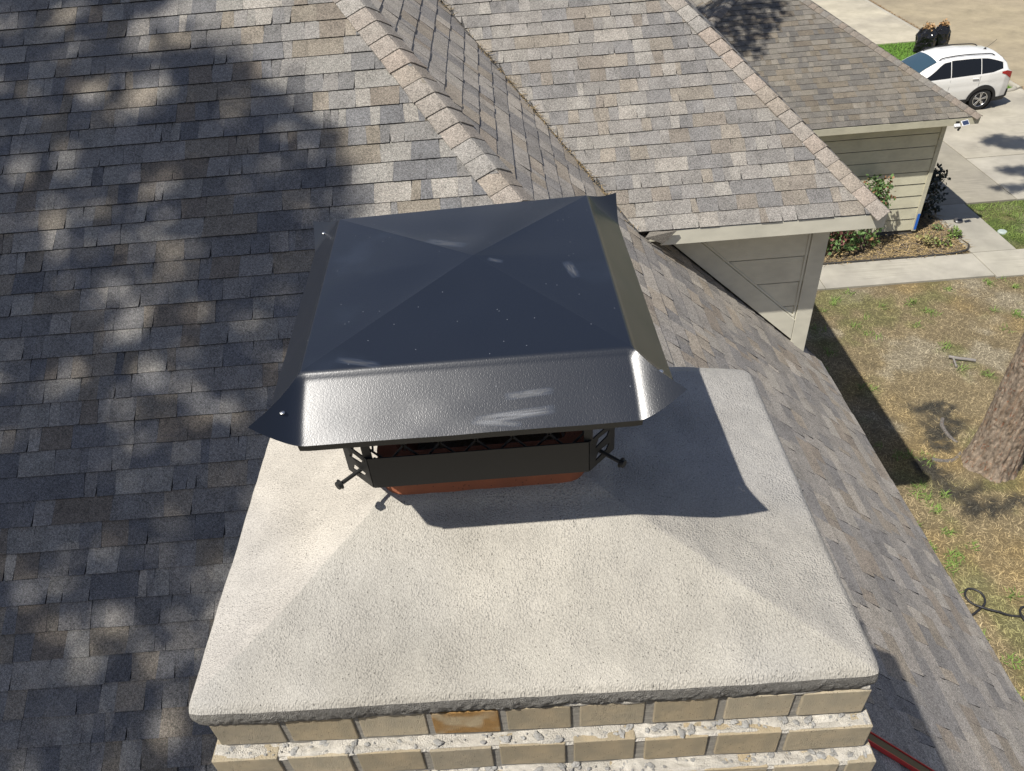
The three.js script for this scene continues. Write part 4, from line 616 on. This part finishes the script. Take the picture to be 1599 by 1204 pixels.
const branchM = mat(lin(0.15, 0.115, 0.085), 0.95);
function bigTree(name, label, tx, tz, h, r, pts, size, per, seed, cols, fine, thin = 1, reach = pts.length) {
  const t = thing(name, label, 'tree'), trunk = mesh('trunk', trunkGeo(tx, tz, h, r, 0.09, r * 0.35, fine ? 130 : 30, fine ? 420 : 60), barkM, t);
  const rand = rng(seed), ls = []; for (let i = 0; i < 46 * thin; i++) { const p = pts[Math.floor(rand() * reach)], hy = clamp(p.y - 1 - rand() * 2.5, 3.5, H + G + h - 0.3); ls.push(limb(new THREE.Vector3(tx, hy, tz), p, (0.05 + 0.05 * rand()) * thin, seed * 100 + i)); }
  mesh('branches', merge(ls), branchM, t);
  mesh('crown', leafCloud(pts, size, per, seed + 3, cols), foliageM, t, 'stuff');
  return t;
}
const inPoly = (x, z, P2) => { let c = false; for (let i = 0, j = P2.length - 1; i < P2.length; j = i++) if ((P2[i][1] > z) !== (P2[j][1] > z) && x < (P2[j][0] - P2[i][0]) * (z - P2[i][1]) / (P2[j][1] - P2[i][1]) + P2[i][0]) c = !c; return c; };
const pineCols = [[0.045, 0.075, 0.022], [0.06, 0.09, 0.03], [0.035, 0.06, 0.02]];
{ // tall pine left of the house: its crown shades the big roof slope
  const rand = rng(201), pts = [], poly = [[-2.5, -6.4], [-2.2, -5.5], [-1.85, -5.42], [-1.52, -5.25], [-1.38, -5.08], [-1.10, -4.82], [-0.97, -4.66], [-0.86, -4.52], [-0.95, -4.3], [-1.0, -3.9], [-1.0, -3.0], [-1.05, -1.7], [-1.6, -0.8], [-6.5, -0.2], [-8.2, -3], [-7, -6.5], [-4, -7.4]];
  while (pts.length < 3500) { const x = -8.5 + 8 * rand(), z = -7.6 + 7.6 * rand(); if (!inPoly(x, z, poly)) continue; const hole = fbm(x * 1.7 + 2, z * 1.7, 3, 3); if (hole > 0.42 || (x > -3.2 && z < -5.55 && hole > -0.05)) continue; const s = 14.5 + 4.5 * rand(); pts.push(P(x, yL(z), z).addScaledVector(SUNV, -s)); }
  bigTree('shade_tree', 'tall pine left of the house whose crown shades the front roof slope', -11.3, 2.6, 22.5, 0.32, pts, 0.15, 9, 21, pineCols);
}
{ // tree behind the wing: dapples the garage roof and the driveway
  const rand = rng(203), pts = [], poly = [[3.6, -17.4], [5.1, -17.2], [6.15, -16.65], [6.0, -16.35], [5.65, -16.0], [5.22, -15.45], [4.95, -15.55], [4.5, -15.7], [3.4, -15.6]];
  while (pts.length < 420) { const x = 3.2 + 3.2 * rand(), z = -17.4 + 2.2 * rand(); if (!inPoly(x, z, poly) || fbm(x * 3, z * 3, 1, 3) > 0.12 + (x < 5 ? 0.3 : 0)) continue; pts.push(P(x, -5.639 + (-13.8 - z) * Math.tan(sG), z).addScaledVector(SUNV, -(8.5 + 3 * rand()))); }
  for (const [cx, cz, rx, rz, n] of [[13.0, -18.5, 0.50, 0.42, 110], [13.3, -18.2, 0.5, 0.3, 60], [12.5, -16.75, 0.5, 0.25, 70], [11.75, -15.9, 0.45, 0.22, 34], [12.7, -16.2, 0.4, 0.3, 40]]) for (let i = 0; i < n; i++) { const a = rand() * 6.28, d = Math.sqrt(rand()); pts.push(P(cx + rx * d * Math.cos(a), G, cz + rz * d * Math.sin(a)).addScaledVector(SUNV, -(14 + 3.5 * rand()))); }
  bigTree('shade_tree', 'leafy tree behind the house wing that dapples the garage roof', 1.5, -12.5, 8.5, 0.2, pts, 0.12, 7, 23, pineCols, false, 0.22, 420);
}
{ // pine standing in the lawn
  const rand = rng(205), pts = []; while (pts.length < 900) { const a = rand() * 6.28, d = 2.2 * Math.sqrt(rand()), y = 12 + 6 * rand(); if (d > 2.3 * (1 - Math.abs(y - 14) / 5)) continue; pts.push(new THREE.Vector3(6.72 + d * Math.cos(a), y, -7.45 + d * Math.sin(a))); }
  bigTree('pine_tree', 'thick pine trunk with plated grey bark rising from the dry lawn', 6.74, -7.47, 17.5, 0.285, pts, 0.16, 6, 27, pineCols, true);
  // roots surfacing beside it
  for (const [pp, r] of [[[[6.55, -8.5], [6.47, -8.35], [6.46, -8.1], [6.5, -7.95]], 0.03], [[[6.46, -7.75], [6.3, -7.62], [6.15, -7.6], [5.98, -7.66]], 0.035]]) { const g = tube(pp.map(q => P(q[0], G + 0.005, q[1])), r, 24, 8); const c = new Float32Array(g.attributes.position.count * 3).fill(0.24); g.setAttribute('color', new THREE.BufferAttribute(c, 3)); mesh('root', g, barkM, scene.getObjectByName('pine_tree')); }
}
function shrub(label, x, z, rx, h, n, size, cols, seed, stems = 6) {
  const t = thing('shrub', label, 'shrub'), rand = rng(seed), pts = [], gs = [];
  for (let i = 0; i < n; i++) { const a = rand() * 6.28, d = Math.sqrt(rand()), y = h * (0.12 + 0.88 * rand() ** 0.7), w = rx * Math.sqrt(Math.max(0.05, 1 - ((y / h - 0.55) / 0.6) ** 2)); const px = x + w * d * Math.cos(a), pz = z + w * d * Math.sin(a); if (fbm(px * 4, y * 4, pz * 4 + seed, 2) < -0.12) continue; pts.push(P(px, G + y, pz)); }
  for (let i = 0; i < stems; i++) { const p = pts[Math.floor(rand() * pts.length)]; gs.push(limb(P(x + (rand() - 0.5) * 0.15, G - 0.02, z + (rand() - 0.5) * 0.15), p, 0.012, seed * 10 + i)); }
  mesh('stem', merge(gs), branchM, t); mesh('foliage', leafCloud(pts, size, 4, seed + 1, cols), foliageM, t, 'stuff'); return t;
}
shrub('tall loose green shrub with reddish tips against the garage wall', 7.42, -13.78, 0.33, 1.52, 300, 0.07, [[0.07, 0.14, 0.03], [0.09, 0.16, 0.04], [0.06, 0.11, 0.03], [0.22, 0.12, 0.06]], 301, 14);
shrub('leafy green shrub low behind the wing corner, partly under the eave', 6.75, -13.75, 0.5, 0.95, 420, 0.075, [[0.08, 0.15, 0.04], [0.10, 0.17, 0.05], [0.16, 0.06, 0.05]], 303, 12);
shrub('dark glossy-leaved shrub in the shade at the garage corner', 9.12, -14.85, 0.34, 1.12, 300, 0.075, [[0.022, 0.034, 0.03], [0.03, 0.042, 0.036]], 305, 8);
shrub('small yellow-green plant among straw near the walkway corner', 8.95, -13.6, 0.17, 0.24, 70, 0.06, [[0.17, 0.22, 0.05], [0.12, 0.17, 0.04]], 307, 4);
shrub('small bright green weed at the edge of the straw bed', 9.38, -13.9, 0.10, 0.2, 40, 0.055, [[0.14, 0.21, 0.05]], 309, 3);
shrub('small tan and green plant in the middle of the straw bed', 8.75, -13.72, 0.26, 0.30, 90, 0.06, [[0.26, 0.21, 0.09], [0.2, 0.2, 0.07]], 311, 5);
shrub('little green sprig at the foot of the garage corner shade', 9.2, -14.28, 0.08, 0.14, 18, 0.04, [[0.10, 0.16, 0.05]], 313, 2);
// ───────────────────────── small things on the ground ─────────────────────────
{ const pts = [[4.2, -4.3], [4.7, -4.75], [5.0, -4.98], [5.21, -5.06], [5.3, -5.1], [5.4, -5.16], [5.47, -5.21], [5.51, -5.28], [5.51, -5.36], [5.46, -5.42], [5.39, -5.44], [5.33, -5.40], [5.30, -5.32], [5.33, -5.23], [5.39, -5.16], [5.47, -5.115], [5.57, -5.07], [5.68, -5.03], [5.78, -5.01], [5.88, -5.0], [5.96, -5.05], [5.94, -5.12], [5.89, -5.13], [5.83, -5.08], [5.8, -5.01], [5.8, -4.93], [5.9, -4.8], [6.3, -4.6], [7.2, -4.5]]; const n = pts.length; tag(mesh('garden_hose', tube(pts.map((p, i) => P(p[0], G + 0.012 + (i > 13 && i < 17 ? 0.024 : 0) + (i === 24 || i === 25 ? 0.024 : 0), p[1])), 0.0135, 300, 8), mat(lin(0.018, 0.018, 0.02), 0.5)), 'black garden hose looped on the dry grass below the eave', 'hose'); }
{ const g = merge([tube([P(7.36, G + 0.03, -9.98), P(7.48, G + 0.04, -9.9), P(7.62, G + 0.035, -9.86), P(7.74, G + 0.02, -9.83)], 0.028, 20, 7), tube([P(7.42, G + 0.03, -9.94), P(7.38, G + 0.03, -9.8), P(7.36, G + 0.015, -9.7)], 0.018, 10, 6)]); tag(mesh('fallen_branch', uvMetres(g), mat(lin(0.27, 0.25, 0.23), 0.95, { map: grainT })), 'short grey fallen branch on the dry lawn', 'branch'); }
{ const t = thing('valve_box_lid', 'round pale lid set in the grass beside the walkway', 'lid'); const c = new THREE.LatheGeometry([[0, 0.035], [0.07, 0.035], [0.085, 0.03], [0.09, 0.015], [0.095, 0.012], [0.095, -0.03]].map(p => new THREE.Vector2(p[0], p[1])), 24); c.translate(10.47, G + H, -14.0); mesh('lid', c, mat(lin(0.33, 0.38, 0.35), 0.6), t); }
{ const t = thing('path_light', 'small dark mushroom path light lying on the walkway', 'light'); const g = new THREE.LatheGeometry([[0, 0.05], [0.05, 0.045], [0.09, 0.02], [0.095, 0.0], [0.06, 0.002], [0.02, 0.004]].map(p => new THREE.Vector2(p[0], p[1])), 20); const m = mesh('shade', g, mat(lin(0.05, 0.05, 0.05), 0.35), t); m.position.copy(P(9.80, G + 0.045, -14.55)); m.rotation.x = 0.25; const s = mesh('lens', new THREE.CylinderGeometry(0.03, 0.035, 0.03, 14), mat(lin(0.7, 0.7, 0.68), 0.4), t); s.position.copy(P(9.80, G + 0.045, -14.55)); }
{ const t = thing('bed_edging', 'thin black plastic edging along the straw bed and walkway', 'edging'); mesh('strip', merge([tube([P(4.3, G + 0.03, -13.25), P(6, G + 0.035, -13.255), P(8, G + 0.03, -13.25), P(9.05, G + 0.035, -13.27), P(9.38, G + 0.035, -13.36), P(9.52, G + 0.03, -13.55), P(9.5, G + 0.02, -13.75)], 0.022, 80, 6)]), mat(lin(0.03, 0.028, 0.025), 0.7), t); }
// ───────────────────────── garbage bags ─────────────────────────
function bag(label, x, z, r, h, seed, group) {
  const t = thing('garbage_bag', label, 'garbage bag', group), rand = rng(seed);
  const prof = v => v < 0.08 ? 0.75 + 3 * v : v < 0.7 ? 1 - 0.08 * v : Math.max(0.55, 0.94 - (v - 0.7) * 1.25);
  mesh('sack', gridGeo(60, 50, (u, v) => { const a = u * 6.2832, rr = r * prof(v) * (1 + 0.09 * Math.sin(a * 5 + v * 4 + seed) * (0.3 + v) + 0.24 * fbm(Math.cos(a) * 4 + seed, v * 6, Math.sin(a) * 4, 4)); return P(x + rr * Math.cos(a), G + h * v, z + rr * Math.sin(a) * 0.9); }, { flip: true }), mat(lin(0.010, 0.010, 0.011), 0.15), t);
  const pts = []; for (let i = 0; i < 40; i++) { const a = rand() * 6.28, d = r * 0.45 * Math.sqrt(rand()); pts.push(P(x + d * Math.cos(a), G + h * (0.93 + 0.16 * rand()), z + d * Math.sin(a))); }
  mesh('yard_waste', leafCloud(pts, 0.08, 3, seed + 1, [[0.30, 0.17, 0.07], [0.24, 0.14, 0.06], [0.38, 0.25, 0.12]]), foliageM, t, 'stuff');
}
bag('bulging black garbage bag topped with brown leaves, nearer the garage', 14.38, -26.1, 0.33, 0.78, 401, 'black garbage bags at the kerb');
bag('slimmer black garbage bag beside the street kerb, next to the bulging one', 14.98, -26.3, 0.27, 0.78, 407, 'black garbage bags at the kerb');
// ───────────────────────── parked car ─────────────────────────
{
  const car = thing('parked_car', 'white compact SUV parked on the driveway with its tail to the street', 'car');
  car.position.copy(P(12.22, G + 0.03, -21.46)); car.scale.setScalar(0.86);      // local: +x to the tail, +z towards the camera side
  const white = new THREE.MeshPhysicalMaterial({ color: lin(0.74, 0.73, 0.69), roughness: 0.32, clearcoat: 0.8, clearcoatRoughness: 0.06 });
  const black = mat(lin(0.012, 0.012, 0.013), 0.55), glass = new THREE.MeshPhysicalMaterial({ color: lin(0.008, 0.009, 0.010), roughness: 0.06 }), shield = new THREE.MeshPhysicalMaterial({ color: lin(0.03, 0.06, 0.085), roughness: 0.04 });
  const chrome = mat(lin(0.55, 0.55, 0.56), 0.22, { metalness: 1 }), rubber = mat(lin(0.014, 0.014, 0.014), 0.85), redM = mat(lin(0.35, 0.012, 0.015), 0.15);
  const V = (x, y, z) => new THREE.Vector3(x, y, z);
  const curve = (tab, x) => { if (x <= tab[0][0]) return tab[0][1]; for (let i = 1; i < tab.length; i++) if (x <= tab[i][0]) { const t = (x - tab[i - 1][0]) / (tab[i][0] - tab[i - 1][0]); return lerp(tab[i - 1][1], tab[i][1], t); } return tab[tab.length - 1][1]; };
  const belt = x => curve([[-2.26, 0.66], [-2.1, 0.86], [-1.6, 0.97], [-0.9, 1.03], [0, 1.06], [1.2, 1.13], [1.95, 1.20], [2.2, 1.12], [2.26, 0.9]], x);
  const top = x => curve([[-2.26, 0.70], [-2.1, 0.93], [-1.6, 1.06], [-0.98, 1.13], [-0.55, 1.40], [-0.15, 1.59], [0.25, 1.665], [0.8, 1.68], [1.35, 1.655], [1.8, 1.60], [2.0, 1.42], [2.13, 1.16], [2.2, 1.1], [2.26, 0.88]], x);
  const wB = x => curve([[-2.26, 0.62], [-2.05, 0.80], [-1.5, 0.90], [0, 0.92], [1.4, 0.92], [1.95, 0.87], [2.18, 0.78], [2.26, 0.68]], x);
  const wT = x => curve([[-2.26, 0.60], [-2.05, 0.74], [-1.5, 0.78], [-0.98, 0.74], [-0.15, 0.62], [0.8, 0.635], [1.6, 0.62], [1.9, 0.64], [2.13, 0.70], [2.26, 0.6]], x);
  const wheelX = [-1.345, 1.345], bottom = x => { let b = 0.30; for (const w of wheelX) { const d = Math.abs(x - w); if (d < 0.40) b = Math.max(b, 0.34 + Math.sqrt(0.16 - d * d) * 0.98); } return b; };
  const side = (x, f) => { // f: 0 sill, 1 shoulder (belt), 2 roof edge, 3 roof centre
    const b = belt(x), t = top(x), W = wB(x), T = wT(x);
    if (f <= 1) { const y = lerp(Math.min(bottom(x), b - 0.02), b, f), k = (y - 0.3) / (b - 0.3); return V(x, y, W * (0.955 + 0.055 * Math.sin(clamp(k, 0, 1) * 2.4)) - (k > 0.55 && k < 0.72 ? 0.006 : 0)); }
    if (f <= 2) { const k = f - 1, ye = Math.max(t - 0.055, b + 0.004); return V(x, lerp(b, ye, k), lerp(W * 0.992, T, Math.pow(k, 1.15))); }
    const k = f - 2, ye = Math.max(t - 0.055, b + 0.004); return V(x, lerp(ye, Math.max(t, ye), Math.sin(k * Math.PI / 2)), T * (1 - k));
  };
  const xAt = u => lerp(-2.26, 2.26, u);
  const half = s => gridGeo(150, 36, (u, v) => { const p = side(xAt(u), v * 3); p.z *= s; return p; }, { flip: s < 0 });
  const nose = s => gridGeo(1, 20, (u, v) => { const p = side(-2.26, v * 3); return V(-2.26, p.y, p.z * s * (1 - u)); }, { flip: s > 0 }), tail = s => gridGeo(1, 20, (u, v) => { const p = side(2.26, v * 3); return V(2.26, p.y, p.z * s * (1 - u)); }, { flip: s < 0 });
  const body = mesh('body', merge([half(1), half(-1), nose(1), nose(-1), tail(1), tail(-1)].map(g => mergeVertices(g))), white, car);
  // windows lie on the flank between shoulder and roof edge
  const pane = (s, xs, lo, hi, name, m) => mesh(name, gridGeo(24, 8, (u, v) => { const x = lerp(xs[0], xs[1], u), p = side(x, 1 + lerp(lo(u), hi(u), v)); p.z = (p.z + 0.006) * s; p.y += 0.002; return p; }, { flip: s < 0 }), m, body);
  for (const s of [1, -1]) {
    pane(s, [-0.82, 0.18], () => 0.06, u => lerp(0.08, 0.88, Math.min(1, u * 1.25)), 'window', glass);
    pane(s, [0.20, 1.12], () => 0.06, () => 0.90, 'window', glass);
    pane(s, [1.14, 1.82], u => 0.06 + 0.30 * Math.max(0, u - 0.55), u => lerp(0.90, 0.66, u * u), 'window', glass);
    const rail = tube([0.0, 0.05, 0.3, 0.8, 1.3, 1.65, 1.75].map((d, i) => { const x = -0.15 + d, p = side(x, 2.12); return V(x, p.y + (i === 0 || i === 6 ? 0.005 : 0.045), p.z * s); }), 0.017, 40, 6); mesh('roof_rail', rail, black, car);
    const lamp = gridGeo(12, 6, (u, v) => { const x = lerp(1.80, 2.245, u), lo = lerp(0.93, 0.72, u), hi = lerp(0.985, 1.0, Math.min(1, u * 2)); const p = side(x, lerp(lo, hi, v) * 1.0); p.z = (p.z + 0.008) * s; return p; }, { flip: s < 0 }); mesh('tail_lamp', lamp, redM, car);
    const hdl = mesh('door_handle', new RoundedBoxGeometry(0.2, 0.03, 0.03, 2, 0.012), white, body); const hp = side(0.98, 0.86); hdl.position.set(0.98, hp.y, (hp.z + 0.02) * s);
    for (const x of [0.19, 1.13]) mesh('door_seam', tube([0.15, 0.4, 0.7, 0.95].map(f => { const p = side(x, f); return V(p.x, p.y, (p.z + 0.0005) * s); }), 0.004, 16, 5), black, body);
    const cl = mesh('sill_cladding', gridGeo(80, 4, (u, v) => { const x = xAt(u), p = side(x, 0), y = bottom(x) - 0.05 + v * 0.13, q = side(x, clamp((y - bottom(x)) / (belt(x) - bottom(x)), 0, 1)); return V(x, y, (q.z + 0.012) * s); }, { flip: s < 0 }), black, car);
    const mir = mesh('wing_mirror', new THREE.SphereGeometry(0.11, 14, 10), white, car); mir.scale.set(0.7, 0.75, 1); mir.position.set(-0.72, 1.12, 1.02 * s);
  }
  mesh('windshield', gridGeo(16, 12, (u, v) => { const x = lerp(-0.93, -0.20, v), e = side(x, 2.02), k = u * 2 - 1; const t = top(x); return V(x - 0.03, lerp(t, e.y, k * k) + 0.012, e.z * 0.93 * k); }, { flip: true }), shield, car);
  mesh('rear_window', gridGeo(16, 8, (u, v) => { const x = lerp(2.12, 1.86, v), e = side(x, 2.0), k = u * 2 - 1; return V(x + 0.012, lerp(top(x), e.y, k * k) + 0.008, e.z * 0.94 * k); }), glass, car);
  mesh('rear_bumper', new RoundedBoxGeometry(0.16, 0.26, 1.5, 3, 0.05), black, car).position.set(2.20, 0.44, 0);
  const ant = mesh('antenna', tube([V(0, 0, 0), V(0.12, 0.1, 0), V(0.30, 0.26, 0)], 0.006, 10, 5), black, car); ant.position.set(1.55, 1.64, 0); const ab = mesh('antenna_base', new THREE.ConeGeometry(0.04, 0.07, 10), black, ant); ab.scale.x = 1.6; ab.position.y = 0.02;
  mesh('underbody', new THREE.BoxGeometry(4.1, 0.2, 1.5), black, car).position.set(0, 0.38, 0);
  for (const wx of wheelX) for (const s of [1, -1]) {
    const w = new THREE.Group(); w.name = 'wheel'; w.position.set(wx, 0.345, 0.80 * s); if (s < 0) w.rotation.y = Math.PI; car.add(w);
    mesh('tyre', new THREE.LatheGeometry([[0.235, -0.11], [0.30, -0.115], [0.335, -0.10], [0.345, -0.06], [0.345, 0.06], [0.335, 0.10], [0.30, 0.115], [0.235, 0.11]].map(p => new THREE.Vector2(p[0], p[1])), 40).rotateX(Math.PI / 2), rubber, w);
    const sp = [new THREE.TorusGeometry(0.225, 0.018, 8, 36).translate(0, 0, 0.09), new THREE.CylinderGeometry(0.05, 0.06, 0.04, 18).rotateX(Math.PI / 2).translate(0, 0, 0.08)]; for (let i = 0; i < 5; i++) for (const d of [-0.13, 0.13]) { const g = new RoundedBoxGeometry(0.032, 0.19, 0.025, 1, 0.006); g.translate(0, 0.13, 0.085); g.rotateZ(i * 1.2566 + d); sp.push(g); }
    mesh('rim', merge(sp), chrome, w); mesh('brake_disc', new THREE.CylinderGeometry(0.225, 0.225, 0.1, 24).rotateX(Math.PI / 2), mat(lin(0.05, 0.05, 0.052), 0.5), w);
    const arch = mesh('wheel_arch', (() => { const s2 = new THREE.Shape(); s2.absarc(0, 0, 0.455, 0, Math.PI); s2.absarc(0, 0, 0.385, Math.PI, 0, true); return new THREE.ExtrudeGeometry(s2, { depth: 0.05, bevelEnabled: true, bevelSize: 0.008, bevelThickness: 0.008, bevelSegments: 1, curveSegments: 20 }); })(), black, car); arch.position.set(wx, 0.345, s > 0 ? 0.875 : -0.925);
    const well = mesh('wheel_well', new THREE.CylinderGeometry(0.385, 0.385, 0.30, 24, 1, true, -Math.PI / 2, Math.PI).rotateX(Math.PI / 2), black, car); well.position.set(wx, 0.345, 0.75 * s);
  }
}
scene.traverse(o => { if (o.isMesh) { o.castShadow = true; o.receiveShadow = true; } });
renderer.render(scene, camera);
